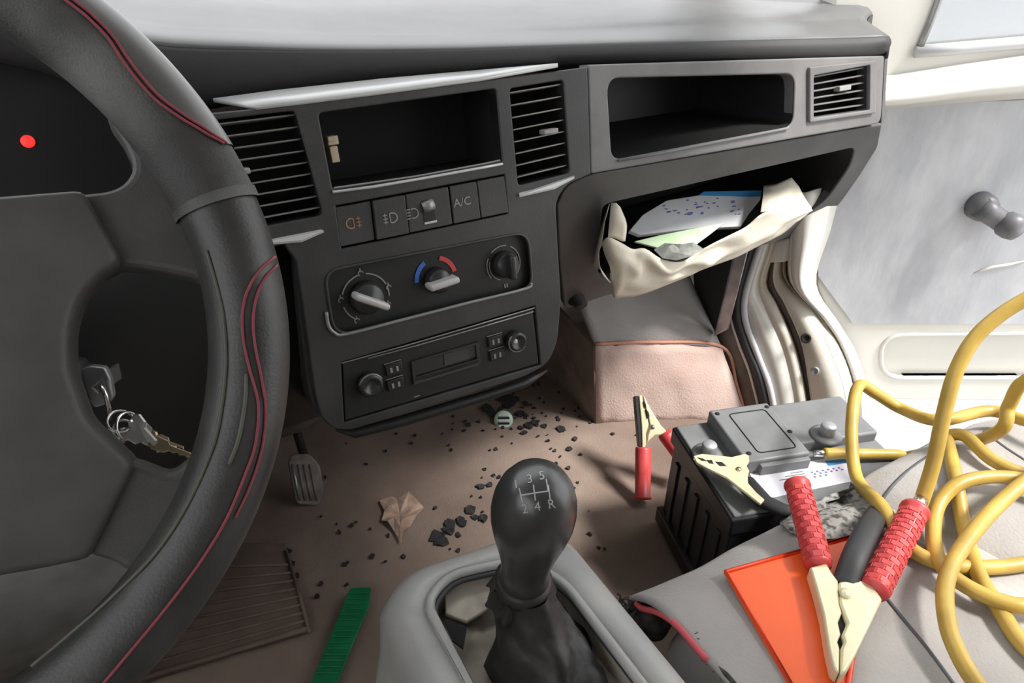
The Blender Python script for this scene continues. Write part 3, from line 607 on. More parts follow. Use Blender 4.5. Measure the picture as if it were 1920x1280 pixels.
# spokes and hub pad (right half measured, left half mirrored)
def wp(l): return [FWH.px(x, y, -.004) for x, y in l]
upsp = wp([(120,366),(160,363),(205,358),(232,346),(249,322),(246,296),(228,262),(195,216),(260,235),(395,440),(405,545),(380,525),(300,508),(232,500),(190,500)])
losp = wp([(240,862),(264,868),(320,890),(365,856),(400,900),(330,1010),(245,1075),(215,1052),(172,1042),(150,1020)])
padr = wp([(160,363),(232,495),(190,520),(155,560),(138,620),(138,690),(170,785),(256,868),(172,1042),(80,1060),(0,1072)])
top0 = FWH.px(0, 358, -.004)
hubo = [(0, top0[1])] + [q for q in padr] ; hubo.append((0, padr[-1][1]-.003))
hubf = hubo + [(-x, y) for x, y in reversed(hubo[1:-1])]
def dome(geo, amt, rad): 
    vs = []
    for v in geo[0]:
        d = Vector(v) - WC; rr = math.hypot(d.dot(FWH.u), d.dot(FWH.v)); vs.append(Vector(v) + FWH.n*(amt*max(0, 1-(rr/rad)**2)))
    return vs, geo[1]
def filled(fr, poly, th, bev, h, amt, rad):           # plate, gridded so that it can bulge
    g = plate(fr, poly, [], th, bev, h); bm = bmesh.new()
    V_ = [bm.verts.new(v) for v in g[0]]
    for f in g[1]:
        try: bm.faces.new([V_[i] for i in f])
        except ValueError: pass
    bmesh.ops.remove_doubles(bm, verts=bm.verts, dist=1e-6)
    bmesh.ops.triangulate(bm, faces=bm.faces)
    for _ in range(3):
        ed = [e for e in bm.edges if e.calc_length() > 0.02]; bmesh.ops.subdivide_edges(bm, edges=ed, cuts=1); bmesh.ops.triangulate(bm, faces=bm.faces)
    bm.verts.index_update(); r = [v.co.copy() for v in bm.verts], [[v.index for v in f.verts] for f in bm.faces]; bm.free()
    return dome(r, amt, rad) if amt else r
hp_ = mk('hub_pad', filled(FWH, rpoly(hubf, .004, 3), 0.030, 0.004, 0.003, 0.012, .15), 'hub', sw); 
for p in hp_.data.polygons: p.use_smooth = True
hp_.data.set_sharp_from_angle(angle=math.radians(50))
for poly in (upsp, losp):
    for s in (1, -1):
        pp = [(x*s, y) for x, y in poly]
        mk('spoke', plate(FWH, rpoly(pp, .004, 3), [], 0.022, 0.004, -.002), 'hub', sw)
# column shroud
col_ = thing('steering_column', WC-FWH.n*.25, 'black plastic steering column shroud behind the steering wheel', 'steering column')
rows = []
for d, w, hgt in ((.03,.05,.045),(.05,.066,.058),(.10,.072,.066),(.22,.070,.064),(.27,.055,.05)):
    rows.append([WC - FWH.n*d - FWH.v*.015 + FWH.u*(w*math.copysign(abs(math.cos(t))**.6, math.cos(t))) + FWH.v*(hgt*math.copysign(abs(math.sin(t))**.6, math.sin(t))) for t in [2*math.pi*k/28 for k in range(28)]])
mk('shroud', loft(rows, True, True), 'black', col_, smooth=True)
lk = onX(178, 715, -0.068)
kaxis = Vector((0.75,-.55,-.1)).normalized()
mk('ignition_lock', lathe([(.017,-.05),(.017,.0),(.0145,.004),(0,.004)], lk - kaxis*.014, kaxis, 20), 'black', col_, smooth=True)
mk('knee_panel', loft([[(x, y_, z_) for x in np.linspace(-.5,-.10,10)] for y_, z_ in ((.60,-.46),(.55,-.49),(.55,-.56),(.60,-.66),(.66,-.765))]), 'knee', dash, smooth=True, solid=0.006)
# ignition key with its bunch
kb = thing('key_bunch', lk+Vector((0,0,-.1)), 'bunch of metal keys hanging from the ignition key', 'keys')
KFm = Frame(lk, (0.93,0.0,-.2), (.12,.25,1))
hd = [onX(x, y, -0.066) for x, y in [(150,692),(168,686),(195,689),(206,710),(211,742),(204,756),(178,765),(170,758),(160,728)]]
hole = [onX(x, y, -0.066) for x, y in [(172,727),(192,712),(199,733),(183,735)]]
KP = Frame(onX(180,725,-.066), (0.9,-.42,.0), (0,.3,1))
def kpx(l): return [KP.px(x, y) for x, y in l]
mk('key_head', plate(KP, rpoly(kpx([(150,692),(168,686),(195,689),(206,710),(211,745),(203,757),(178,765),(170,758),(160,728)]), .002), [kpx([(174,727),(194,712),(200,732),(184,736)])], .006, .0012), 'steel', kb)
mk('key_blade', fbox(KP, -.0012,.0012,-.006,.006,-.035,-.003), 'keymetal', kb)
mk('key_link', tube([KP.P(x,y,h) for x,y,h in ((190,722,.004),(198,740,.006),(204,762,.004),(206,785,0))], .0017, 8), 'chrome', kb, smooth=True)
def ring(c, r, ax, w, m, nm='key_ring'):
    ax = Vector(ax).normalized(); u = ax.orthogonal().normalized(); v = ax.cross(u)
    mk(nm, tube([c + (u*math.cos(t)+v*math.sin(t))*r for t in [2*math.pi*k/22 for k in range(22)]], w, 8, closed=True), m, kb, smooth=True)
KD = KP.P(190,725).dot(FW)
ring(atd(226,790,KD), .0085, (.3,-.6,.7), .0011, 'chrome'); ring(atd(240,798,KD-.004), .010, (.7,-.6,.2), .0011, 'chrome'); ring(atd(232,806,KD+.003), .0075, (-.3,-.7,.4), .001, 'keymetal')
random.seed(4)
for (x0,y0,x1,y1,w,m) in ((245,785,290,835,.0085,'keymetal'),(248,800,305,846,.0085,'keymetal'),(262,812,330,846,.007,'brass'),(280,826,360,856,.005,'brass'),(238,800,226,830,.006,'keymetal'),(290,822,345,842,.0045,'brass')):
    p, q = atd(x0,y0,KD+random.uniform(-.008,.008)), atd(x1,y1,KD+random.uniform(-.008,.008)); d = q-p; l = d.length
    f = Frame(p, d, UP + Vector((random.uniform(-.4,.4),random.uniform(-.4,.4),0)))
    ol = [(0,-w*.6),(l*.12,-w),(l*.38,-w*.9),(l*.46,-w*.42),(l*.60,-w*.42),(l*.66,-w*.2),(l*.74,-w*.42),(l*.84,-w*.2),(l*.92,-w*.4),(l,0),(l*.94,w*.42),(l*.46,w*.42),(l*.38,w*.9),(l*.12,w),(0,w*.6)]
    mk('key', plate(f, ol, [[(l*.06+w*.25*math.cos(t), w*.25*math.sin(t)) for t in [2*math.pi*k/8 for k in range(8)]]] if l > .02 else [], .002, .0003), m, kb)

# ================================================================== GEAR LEVER AND CONSOLE
gc = thing('gear_console', (0.165, 0.2, FLOOR), 'scuffed grey plastic gear console box between the front seats', 'console')
ZT = -0.46
def sect(z, x0, x1, yf, rc=.03, yb=-.35):
    pts = rpoly([(x0,yb),(x1,yb),(x1,yf-.035),(x1-.03,yf-.012),(x0+.03,yf),(x0,yf-.02)], [0,0,rc,rc,rc,rc], 5); return [Vector((x,y,z)) for x,y in pts]
rows = [sect(FLOOR,.045,.275,.395), sect(-.62,.055,.268,.385), sect(-.52,.070,.258,.372), sect(-.482,.074,.252,.372), sect(-.466,.080,.247,.367), sect(ZT,.088,.240,.360)]
# opening in the top
inner = [Vector((x,y,ZT)) for x,y in rpoly([(.107,-.30),(.214,-.30),(.215,.292),(.190,.327),(.136,.341),(.109,.326)], [0,0,.02,.02,.02,.02], 5)]
rows.append([Vector((p.x,p.y,ZT+.004)) for p in inner]); rows.append([Vector((p.x,p.y,ZT-.004)) for p in inner])
mk('housing', loft(rows, True), 'console', gc, smooth=True)
mk('opening_rim', tube([p+Vector((0,0,.003)) for p in inner], .0042, 8, closed=True), 'console', gc, smooth=True)
mk('groove', tube([p+(Vector((.165,.15,ZT))-p).normalized()*.006+Vector((0,0,.0)) for p in inner], .0025, 6, closed=True), 'rubber', gc, smooth=True)
mk('inner_plate', loft([[(x, y, ZT-.028+.012*noise.noise(Vector((x*40,y*40,1)))) for x in np.linspace(.106,.217,14)] for y in np.linspace(-.30,.338,40)]), 'plate', gc, smooth=True)
mk('inner_wall', loft([[p for p in inner], [Vector((p.x,p.y,ZT-.04)) for p in inner]], True), 'plate', gc, smooth=True)
mk('plate_tab', prism([onZ(x,y,ZT-.012) for x,y in [(832,1075),(905,1060),(945,1090),(930,1130),(875,1165),(835,1150)]], (0,0,-.004)), 'plate', gc, bevel=.001)
mk('gap_shade_patch', prism([onZ(x,y,ZT-.010) for x,y in [(832,1158),(875,1175),(868,1215),(848,1200)]], (0,0,-.002)), 'deep_black', gc)  # black sliver painting in the dark of a gap
# lever: boot, shaft, collar, knob with shift pattern
gl = thing('gear_lever', (0.17, 0.262, ZT), 'black gear lever with pear-shaped knob and torn boot', 'gear lever')
kc = atd(1000, 962, .443); kax = Vector((0.03,-.10,1)).normalized()
kb0 = kc - kax*.072
kprof = [(.0,-.004),(.0165,-.003),(.0185,.0),(.0175,.01),(.0185,.022),(.0215,.036),(.0255,.052),(.0282,.066),(.0286,.076),(.0275,.086),(.0245,.096),(.020,.1035),(.0135,.1085),(.006,.1105),(0,.111)]
kg = lathe(kprof, kb0, kax, 36)
mk('knob', kg, 'gearblk', gl, smooth=True); KB = bvh(kg)
mk('collar', lathe([(.018,-.012),(.0215,-.010),(.0215,-.002),(.018,.001)], kb0, kax, 24), 'boot', gl, smooth=True)
bt = Vector((.172,.262,ZT-.02))
rows = []
for j in range(14):
    t = j/13; c = (kb0-kax*.006).lerp(bt, t); c.y -= .02*t*t; row = []
    for k in range(30):
        a = 2*math.pi*k/30; rr = .0175 + .026*t**1.3; f = 1 + .16*math.sin(5*a+2.1*t*3)*t + .10*noise.noise(Vector((math.cos(a)*2, math.sin(a)*2, t*5)))*t
        ex = 1.0 if abs(math.cos(a)) < .99 else 1.0
        row.append(c + Vector((math.cos(a)*rr*f*.92, math.sin(a)*rr*f*1.35, .006*noise.noise(Vector((math.cos(a)*3, math.sin(a)*3, t*9))))))
    rows.append(row)
mk('boot', loft(rows, True), 'boot', gl, smooth=True)
mk('boot_ruffle', loft([[kb0 - kax*(.008+.016*t) + Vector((math.cos(a), math.sin(a), 0))*(.0195+.006*t + .002*math.sin(9*a)+.002*math.sin(17*a+1)) + Vector((0,0,.004*math.sin(11*a))) for a in [2*math.pi*k/60 for k in range(60)]] for t in (0,.35,.7,1)], True), 'boot', gl, smooth=True)
kh = hit(KB, 1004, 922, 0); nrm = (hit(KB,1004,922,.01)-kh).normalized()
KFr = Frame(kh, RT*.98+UP*.16, nrm.cross(RT))
def stamp(geo2, a, b, m, nm='lettering', lift=.0004):
    vs = []
    for x, y in geo2[0]:
        o = KFr.p(a+x, b+y, .02); loc, n, i, t = KB.ray_cast(o, -KFr.n)
        vs.append((loc if loc else KFr.p(a+x,b+y)) + KFr.n*lift)
    mk(nm, (vs, geo2[1]), m, gl)
for s, x, y in (('1',967,907),('3',993,897),('5',1016,890),('2',984,954),('4',1008,950),('R',1034,945)):
    a, b = KFr.px(x, y); stamp(text2d(s, .0078), a, b, 'mark')
def bar2(x0,y0,x1,y1,w):
    p, q = Vector(KFr.px(x0,y0)), Vector(KFr.px(x1,y1)); d = (q-p).normalized()*w/2; n = Vector((-d.y,d.x)); k = 6; vs = []
    for i in range(k+1): r = p.lerp(q, i/k); vs += [tuple(r+n), tuple(r-n)]
    return vs, [[2*i,2*i+1,2*i+3,2*i+2] for i in range(k)]
for ln in ((973,914,977,928),(977,928,1028,920),(1024,896,1028,920),(1000,908,1004,938),(975,922,980,942),(1028,908,1032,938)):
    stamp(bar2(*ln,.0008), 0, 0, 'mark', 'shift_line')

# ================================================================== PASSENGER SEAT
ps = thing('passenger_seat', (0.56, 0.0, FLOOR), 'grey fabric passenger seat with red piping and frayed front corner', 'seat')
ZS = -0.50
def seat_z(x, y):
    e = min(1, max(0, (0.272-y)/.05)); z = ZS + .006*noise.noise(Vector((x*7,y*7,0))) + .003*noise.noise(Vector((x*22,y*22,4)))
    hx = min(1, max(0, (x-.56-.35*(0.25-y))/.07)); hx = hx*hx*(3-2*hx)
    z += .012*hx - .012*math.exp(-((x-.555-.3*(.25-y))/.02)**2)
    z -= .028*(1-e)**2.2
    if x > .80: z -= .05*((x-.80)/.07)**2
    return z
xs = np.linspace(.292,.87,70); ys = np.linspace(-.32,.272,80)
def front_y(x): return .284 - .02*((x-.3)/.57) + .006*noise.noise(Vector((x*9,0,7)))
rows = []
for y in ys:
    s = (y+.32)/(.272+.32); rows.append([(x, -.32+(front_y(x)+.32)*s, seat_z(x,y)) for x in xs])
fr_row = [(x, front_y(x)+.004, z-.03) for x,(a_,b_,z) in zip(xs, rows[-1])]
rows.append(fr_row); rows.append([(x, y-.002, z-.03) for x,y,z in fr_row])
sg = loft(rows); ST = bvh(sg)
mk('seat_cover', sg, 'seat', ps, smooth=True, solid=0.004)
# side of the cushion under the cover
rows = []
for z, o in ((-.505,.004),(-.52,.012),(-.56,.02),(-.63,.024),(-.70,.018),(-.74,.004)):
    pts = rpoly([(.31-o,-.32),(.31-o,.235+o),(.85,.225+o),(.85,-.32)], [0,.05,.02,0], 8); rows.append([Vector((x,y,z)) for x,y in pts])
mk('cushion', loft(rows, True, True), 'seat', ps, smooth=True)
mk('seat_frame', box((.58,-.03,-.755),(.44,.5,.03)), 'deep_black', ps)
mk('piping', tube([Vector((x,y,seat_z(x,y)+.001)) for x,y in [(.293+.0*s, .28-.085*s) for s in np.linspace(0,1,14)]], .003, 8), 'redpipe', ps, smooth=True)
for q in ([(1636,985),(1650,945),(1680,905),(1725,868),(1772,840)], [(1652,1112),(1690,1160),(1740,1222),(1790,1290)], [(1845,812),(1885,842),(1925,868)]):
    p = hits(ST, q, .001, 4)
    if len(p) > 3: mk('piping', tube(p, .0022, 8), 'piping', ps, smooth=True)
# frayed scuffed edge along the piping and at the torn corner
random.seed(7)
fv, ff = [], []
for k in range(150):
    s = random.random(); x = .296 + abs(random.gauss(0,.006)); y = .22 - .09*s
    if k > 70: x = .292 + abs(random.gauss(0,.012)) - .014; y = .284 + random.gauss(0,.006)
    z = seat_z(max(x,.292), min(y,.27)) - random.random()*.018*(1 if k > 70 else 0); d = Vector((random.uniform(-1,1),random.uniform(-1,1),random.uniform(-.6,.4)))*.007; w = d.orthogonal().normalized()*.0009
    p = Vector((x,y,z)); n = len(fv); fv += [p-w, p+w, p+d+w*.3, p+d-w*.3]; ff.append([n,n+1,n+2,n+3])
fray = mk('frayed_edge', (fv, ff), 'torn', ps); fray['kind'] = 'stuff'
mk('corner_shadow', lathe([(0,-.03),(.012,-.025),(.017,-.01),(.012,.004),(0,.006)], (.305,.268,-.532), (0.1,.2,1), 12), 'torn', ps, smooth=True)  # dark lump put in for the shadow under the seat corner
ta = spline([Vector((x,y,0)) for x,y in [(1462,980),(1510,948),(1570,922),(1618,912),(1642,930)]], 5); tb_ = spline([Vector((x,y,0)) for x,y in [(1482,1008),(1530,1018),(1575,1016),(1612,1006),(1644,985)]], 5)
mk('speckled_patch', loft([[hitz(ST, *(a.lerp(b, j/8).xy), .006, ZS) for a, b in zip(ta, tb_)] for j in range(9)]), 'patch', ps, smooth=True)
mk('scuffed_edge', tube([Vector((.296,y,seat_z(.3,y)+.001)) for y in np.linspace(.20,.06,14)], [.001]+[.0016+.0014*abs(math.sin(k*1.9)) for k in range(13)], 8), 'torn', ps, smooth=True)
# seat backrest (beside the camera)
mk('backrest', loft([[Vector((.58+.27*math.copysign(abs(math.cos(t))**.4,math.cos(t)), y_+.06*math.copysign(abs(math.sin(t))**.5,math.sin(t)), z_)) for t in [2*math.pi*k/28 for k in range(28)]] for y_, z_ in ((-.36,-.50),(-.40,-.30),(-.45,-.05),(-.48,.12),(-.485,.15))], True, True), 'seat', ps, smooth=True)

# ================================================================== THINGS ON THE SEAT
def zat(x, y, lift): p = hit(ST, x, y, 0); return p + Vector((0,0,lift))
of = [hitz(ST, x, y, 0, ZS) for x, y in [(1357,1070),(1597,1004),(1655,1090),(1600,1290),(1492,1305)]]
zo = max(p.z for p in of) + .004
ofp = [onZ(x, y, zo) for x, y in [(1357,1070),(1597,1004),(1622,1090),(1590,1300),(1492,1305)]]
fo = thing('folder', sum(ofp, Vector())/5, 'bright orange plastic folder lying on the grey seat', 'folder')
mk('cover', prism(ofp, (0,0,-.003)), 'orange', fo, bevel=.0008)
e = .006; cen = sum(ofp, Vector())/5
mk('edge_welt', tube([p + (cen-p).normalized()*.002 + Vector((0,0,.0006)) for p in ofp], .0022, 6, closed=True), 'orangedge', fo, smooth=True)
# black strap
sp_ = [onZ(1648,962,zo+.004), onZ(1628,992,zo+.018), onZ(1604,1040,zo+.022), onZ(1584,1098,zo+.010)]
bs = mk('strap', tube(spline(sp_, 6), .0105, 12, flat=.55), 'rubber', None, smooth=True); tag(bs, 'short black rubber strap beside the orange folder', 'strap')

# ================================================================== BOOSTER CABLES AND CLAMPS
def grip(p, q, r, m, par, brick=True, nm='handle'):
    p, q = Vector(p), Vector(q); d = (q-p); L_ = d.length; ax = d.normalized()
    prof = [(0,0),(r*.92,0),(r*1.0,.004),(r*.98,L_*.5),(r*.95,L_-.006),(r*1.1,L_-.0045),(r*1.1,L_-.001),(r*.8,L_),(0,L_)]
    h = mk(nm, lathe(prof, p, ax, 18), m, par, smooth=True)
    if brick:
        u = ax.orthogonal().normalized(); v = ax.cross(u); gs = []
        nr = int(L_/.0062)
        for i in range(1, nr-1):
            for k in range(8):
                t = 2*math.pi*(k+.5*(i%2))/8; e_ = u*math.cos(t)+v*math.sin(t); f_ = -u*math.sin(t)+v*math.cos(t)
                R_ = Matrix((ax, f_, e_)).transposed(); gs.append(box(p+ax*(L_*i/nr)+e_*r*.935, (.0050, r*.66, .0016), R_))
        g_ = mk('grip_pattern', join(*gs), m, par); g_['kind'] = 'stuff'
    return h
HC = zo + .012                                        # height of the near clamp above the folder
def cz(x, y, h=0): return onZ(x, y, HC+h)
YR = .0068
def cable(pts): return tube(spline(pts, 8), YR, 12)
def sd(x, y, lift=.010):                               # point resting on the seat cover
    p = hit(ST, x, y, 0); return (p + Vector((0,0,lift))) if p else onZ(x, y, ZS+lift)
he = cz(1728,938,.006)
dA = he.dot(FW)
p1 = [he+(cz(1720,950,.004)-he)*.6, he, atd(1750,868,dA-.004), atd(1770,775,dA-.01), atd(1795,690,dA-.015), atd(1840,620,dA-.02), atd(1925,560,dA-.03), atd(2040,520,dA-.05), atd(2120,600,dA-.03), atd(2040,680,dA), atd(1925,712,dA+.04), atd(1892,760,dA+.06), atd(1862,815,dA+.075),
      Vector((.79,.315,-.60)), Vector((.74,.335,-.60)), onZ(1690,853,-.575), onZ(1640,851,-.568), onZ(1590,850,-.565), onZ(1545,849,-.565)]
bc = thing('booster_cable', sd(1800,1000), 'yellow booster cable with red-handled clamp resting on the orange folder', 'cable')
mk('cable', cable(p1), 'yellow', bc, smooth=True)
mk('cable_lug', tube([onZ(1552,849,-.565), onZ(1526,850,-.566)], [.0055,.004], 8), 'chrome', bc, smooth=True)
cl = mk('clamp', prism([cz(x,y,.004) for x,y in [(1572,1090),(1598,1084),(1622,1088),(1640,1100),(1655,1122),(1632,1170),(1604,1228),(1588,1256),(1576,1264),(1576,1236),(1577,1214),(1583,1201),(1579,1188),(1589,1165),(1581,1146),(1575,1130)]], (0,0,-.016)), 'jaw', bc, bevel=.002)
cl['label'] = 'pale steel clamp with two red vinyl grips'
mk('jaw', prism([cz(x,y,.005) for x,y in [(1518,1062),(1550,1054),(1560,1072),(1572,1088),(1574,1130),(1579,1147),(1572,1165),(1577,1187),(1571,1201),(1575,1214),(1574,1262),(1562,1250),(1553,1212),(1543,1150),(1530,1100)]], (0,0,-.015)), 'jaw', cl, bevel=.002)
mk('jaw_gap_shade', prism([cz(x,y,-.001) for x,y in [(1574,1140),(1592,1150),(1590,1250),(1560,1250)]], (0,0,-.012)), 'deep_black', cl)  # black filler painting the shade between the jaws
mk('rivet', lathe([(0,0),(.0052,0),(.0048,.002),(.003,.0034),(0,.0036)], cz(1584,1113,.004), (0,0,1), 14), 'jaw', cl, smooth=True)
grip(cz(1536,1062,.0), cz(1494,906,.010), .0115, 'clampr', cl)
grip(cz(1638,1108,.0), cz(1716,955,.006), .0122, 'clampr', cl)
mk('wire_crimp', tube([cz(1716,955,.006), cz(1728,935,.008)], .0066, 10), 'chrome', cl, smooth=True)
# second cable: a loose coil on the seat
far = lambda x,y: atd(x, y, .62)
p2 = [sd(2060,1330,.02), sd(1925,1238,.010), sd(1862,1150,.010), sd(1825,1085,.010), sd(1800,1000,.010), sd(1785,910,.010), sd(1770,845,.012), sd(1774,818,.014), sd(1800,838,.016), sd(1850,880,.014), sd(1925,912,.014), sd(2040,930,.014), sd(2090,880,.04), sd(2000,850,.05),
      sd(1920,828,.028), sd(1840,803,.026), sd(1760,788,.028), atd(1690,766,.80), atd(1640,736,.80), atd(1612,722,.795), atd(1600,760,.775), atd(1597,830,.75), atd(1608,900,.72), sd(1640,978,.022), sd(1690,1032,.010), sd(1750,1066,.009), sd(1830,1076,.009), sd(1925,1066,.009), sd(2030,1030,.012), sd(2050,960,.03),
      sd(1960,945,.022), sd(1900,928,.022), sd(1840,924,.022), sd(1785,936,.022), sd(1748,970,.020), sd(1738,1022,.018), sd(1752,1078,.016), sd(1795,1118,.016), sd(1860,1152,.018), sd(1925,1166,.022), sd(2060,1150,.03), sd(2090,1000,.05), sd(2000,910,.05), sd(1925,938,.042), sd(1850,992,.038), sd(1785,1065,.034), sd(1752,1130,.030), sd(1756,1205,.026), sd(1785,1270,.022), sd(1830,1330,.018)]
b2 = mk('coiled_cable', cable(p2), 'yellow', None, smooth=True); tag(b2, 'long yellow cable loosely coiled over the grey passenger seat', 'cable')
# clamp leaning by the wheel arch
b0 = onZ(1205, 936, FLOOR+.012); tip = atd(1195, 738, 1.06); F2 = Frame(b0, RT, tip-b0)
if F2.n.dot(FW) > 0: F2 = Frame(b0, RT, tip-b0)
c2 = thing('clamp', b0, 'red-handled clamp leaning with jaws upright beside the black battery', 'clamp')
def f2(l, h=0): return [F2.P(x, y, h) for x, y in l]
mk('jaw', prism(f2([(1198,742),(1204,740),(1206,752),(1209,765),(1214,780),(1217,795),(1211,812),(1213,830),(1208,842),(1204,842),(1203,800)], .006), -F2.n*.016), 'jaw', c2, bevel=.0015)
mk('jaw', prism(f2([(1207,740),(1214,756),(1226,776),(1240,798),(1250,808),(1240,815),(1228,816),(1217,826),(1213,832),(1215,815),(1220,800),(1216,782),(1211,766),(1208,752)], .008), -F2.n*.016), 'jaw', c2, bevel=.0015)
mk('jaw_back', prism(f2([(1190,742),(1198,742),(1204,800),(1203,838),(1198,836)], .004), -F2.n*.018), 'black', c2, bevel=.001)
mk('rivet', lathe([(0,0),(.004,0),(.003,.002),(0,.003)], F2.P(1224,800,.008), F2.n, 12), 'steel', c2, smooth=True)
mk('slot', prism(f2([(1211,767),(1216,772),(1218,780),(1215,784)], .0085), -F2.n*.004), 'deep_black', c2)
mk('slot', prism(f2([(1207,752),(1211,757),(1212,764),(1209,762)], .0085), -F2.n*.004), 'deep_black', c2)
grip(F2.P(1206,838,.0), F2.P(1205,936,.0), .0125, 'clampr', c2, False)
grip(F2.P(1246,812,.0), F2.P(1292,876,-.01), .0125, 'clampr', c2, False)
# ================================================================== BATTERY
ZB = -0.575
tL, tR = onZ(1330,838,ZB), onZ(1553,805,ZB); ex = (tR-tL); ex.z = 0; ex.normalize(); ey = Vector((-ex.y, ex.x, 0))
cb = (tL+tR)/2
FB = Frame(cb, ex, ey)                              # a along the length, b towards the firewall, h up
def bpx(x, y, h=0): return FB.px(x, y, h)
bl = bpx(1276, 817); brr = bpx(1600, 800); fl = bpx(1300, 872)
a0 = bl[0]; a1 = a0 + .255; bb1 = .055; bb0 = bb1 - .172
bat = thing('car_battery', FB.p((a0+a1)/2, (bb0+bb1)/2, FLOOR-ZB), 'black car battery with grey lid standing on the floor before the passenger seat', 'battery')
hz = FLOOR - ZB + .008
mk('case', fbox(FB, a0+.004, a1-.004, bb0+.004, bb1-.004, hz, -.03), 'batt', bat, bevel=.004)
for k in range(5):
    mk('case_rib', fbox(FB, a0+.001, a0+.005, bb0+.02+.03*k, bb0+.03+.03*k, hz+.02, -.05), 'batt', bat, bevel=.001)
mk('case_foot', fbox(FB, a0-.003, a1+.003, bb0-.003, bb1+.003, hz, hz+.03), 'batt', bat, bevel=.004)
mk('lid', fbox(FB, a0, a1, bb0, bb1, -.032, -.006), 'batt', bat, bevel=.003)
mk('lid_top', fbox(FB, a0+.004, a1-.004, bb0+.004, bb1-.003, -.008, -.003), 'lid', bat, bevel=.002)
qa = [bpx(x,y,.02) for x,y in [(1370,862),(1524,846),(1540,778),(1352,802)]]
cv0, cv1 = bpx(1356,803,.02)[0], bpx(1522,846,.02)[0]; cvb = (bb1-.004); cvf = bpx(1440,858,.02)[1]
lb = mk('vent_cover', fbox(FB, cv0, cv1, cvf, cvb, -.006, .018), 'lid', bat, bevel=.003)
mk('terminal_shelf', fbox(FB, cv1-.004, a1-.006, -.03, cvb, -.006, .012), 'lid', bat, bevel=.003)
ins = [bpx(x,y,.0182) for x,y in [(1405,845),(1520,838),(1497,792),(1388,806)]]
ia0, ia1 = cv0+.022, cv1-.012
mk('cover_groove', tube([FB.p(a,b,.0182) for a,b in rpoly([(ia0,cvf+.012),(ia1,cvf+.012),(ia1,cvb-.014),(ia0,cvb-.014)], .006)], .0009, 6, closed=True), 'deep_black', bat, smooth=True)
mk('cover_step', fbox(FB, cv0+.018, cv1-.002, cvf-.006, cvf+.004, -.004, .012), 'lid', bat, bevel=.001)
for a, b in ((cv0+.008,cvb-.01),(cv0+.010,cvf+.014),(cv1-.006,cvb-.01),(cv1-.004,-.012)):
    mk('screw', lathe([(.0032,0),(.0032,.0012),(0,.0012)], FB.p(a,b,.0175), FB.n, 10), 'deep_black', bat, smooth=True)
for (x, y, h0) in ((1330,838,-.004),(1553,803,.012)):
    a, b = bpx(x, y, h0+.012); c = FB.p(a,b,h0)
    mk('terminal_base', lathe([(.02,-.002),(.0195,.003),(.013,.004),(0,.004)], c, FB.n, 20), 'lid', bat, smooth=True)
    mk('terminal', lathe([(.0105,0),(.0095,.016),(.008,.018),(0,.018)], c, FB.n, 18), 'lead', bat, smooth=True)
lab = [bpx(x,y,-.002) for x,y in [(1404,884),(1430,936),(1596,902),(1590,852)]]
la0 = cv0+.012; lbl = mk('label', prism([FB.p(*q,-.0022) for q in lab], -FB.n*.0008), 'label', bat)
a, b = bpx(1552,884,-.001); 
random.seed(9)
for k in range(6):
    mk('worn_print', join(*[fbox(FB, a-.020+.0075*k+dx, a-.0175+.0075*k+dx, b+dy-.001, b+dy+.0012, -.0022, -.0017) for dx, dy in ((0,.004),(.002,.0005),(-.001,-.004))[:random.randint(2,3)]]), 'ink', lbl)
a, b = bpx(1580,863,-.001); mk('blue_band', fbox(FB, a-.022, a+.006, b-.004, b+.004, -.0022, -.0016), 'cyan', lbl)
a, b = bpx(1500,884,-.001)
for k in range(3): mk('print_line', fbox(FB, a-.012-.01*k, a+.004, b-.004*k, b-.004*k+.0012, -.0022, -.0017), 'lid', lbl)
# clamp jaw lying over the battery edge, black handle
F3 = Frame(FB.p(0,0,.012), ex, ey)
c3 = thing('clamp', F3.P(1370,880), 'pale steel clamp jaw lying across the battery lid', 'clamp')
def f3(l, h=0): return [F3.P(x, y, h) for x, y in l]
mk('jaw', prism(f3([(1300,854),(1316,850),(1345,853),(1372,856),(1396,850),(1404,853),(1405,864),(1400,872),(1405,882),(1402,892),(1403,905),(1418,922),(1434,936),(1426,944),(1398,922),(1362,894),(1325,876),(1306,866)], .008), -F3.n*.004), 'jaw', c3, bevel=.001)
mk('jaw_side', loft([f3([(1301,860),(1326,877),(1362,895),(1398,923),(1426,944)], .007), f3([(1301,860),(1326,877),(1362,895),(1398,923),(1426,944)], -.010)]), 'jaw', c3, solid=.002)
for q in ([(1307,857),(1318,859),(1326,864),(1316,863)], [(1325,862),(1335,862),(1338,869),(1330,868)], [(1341,865),(1354,866),(1362,873),(1350,873)]):
    mk('slot', prism(f3(q, .0085), -F3.n*.002), 'deep_black', c3)
mk('rivet', lathe([(0,0),(.0036,0),(.003,.002),(0,.0025)], F3.P(1385,880,.008), F3.n, 12), 'brass', c3, smooth=True)
mk('handle', tube([F3.P(1400,902,-.012), F3.P(1432,940,-.008), F3.P(1470,957,-.004), F3.P(1510,962,0)], [.010,.011,.010,.007], 12, flat=.7), 'rubber', c3, smooth=True)

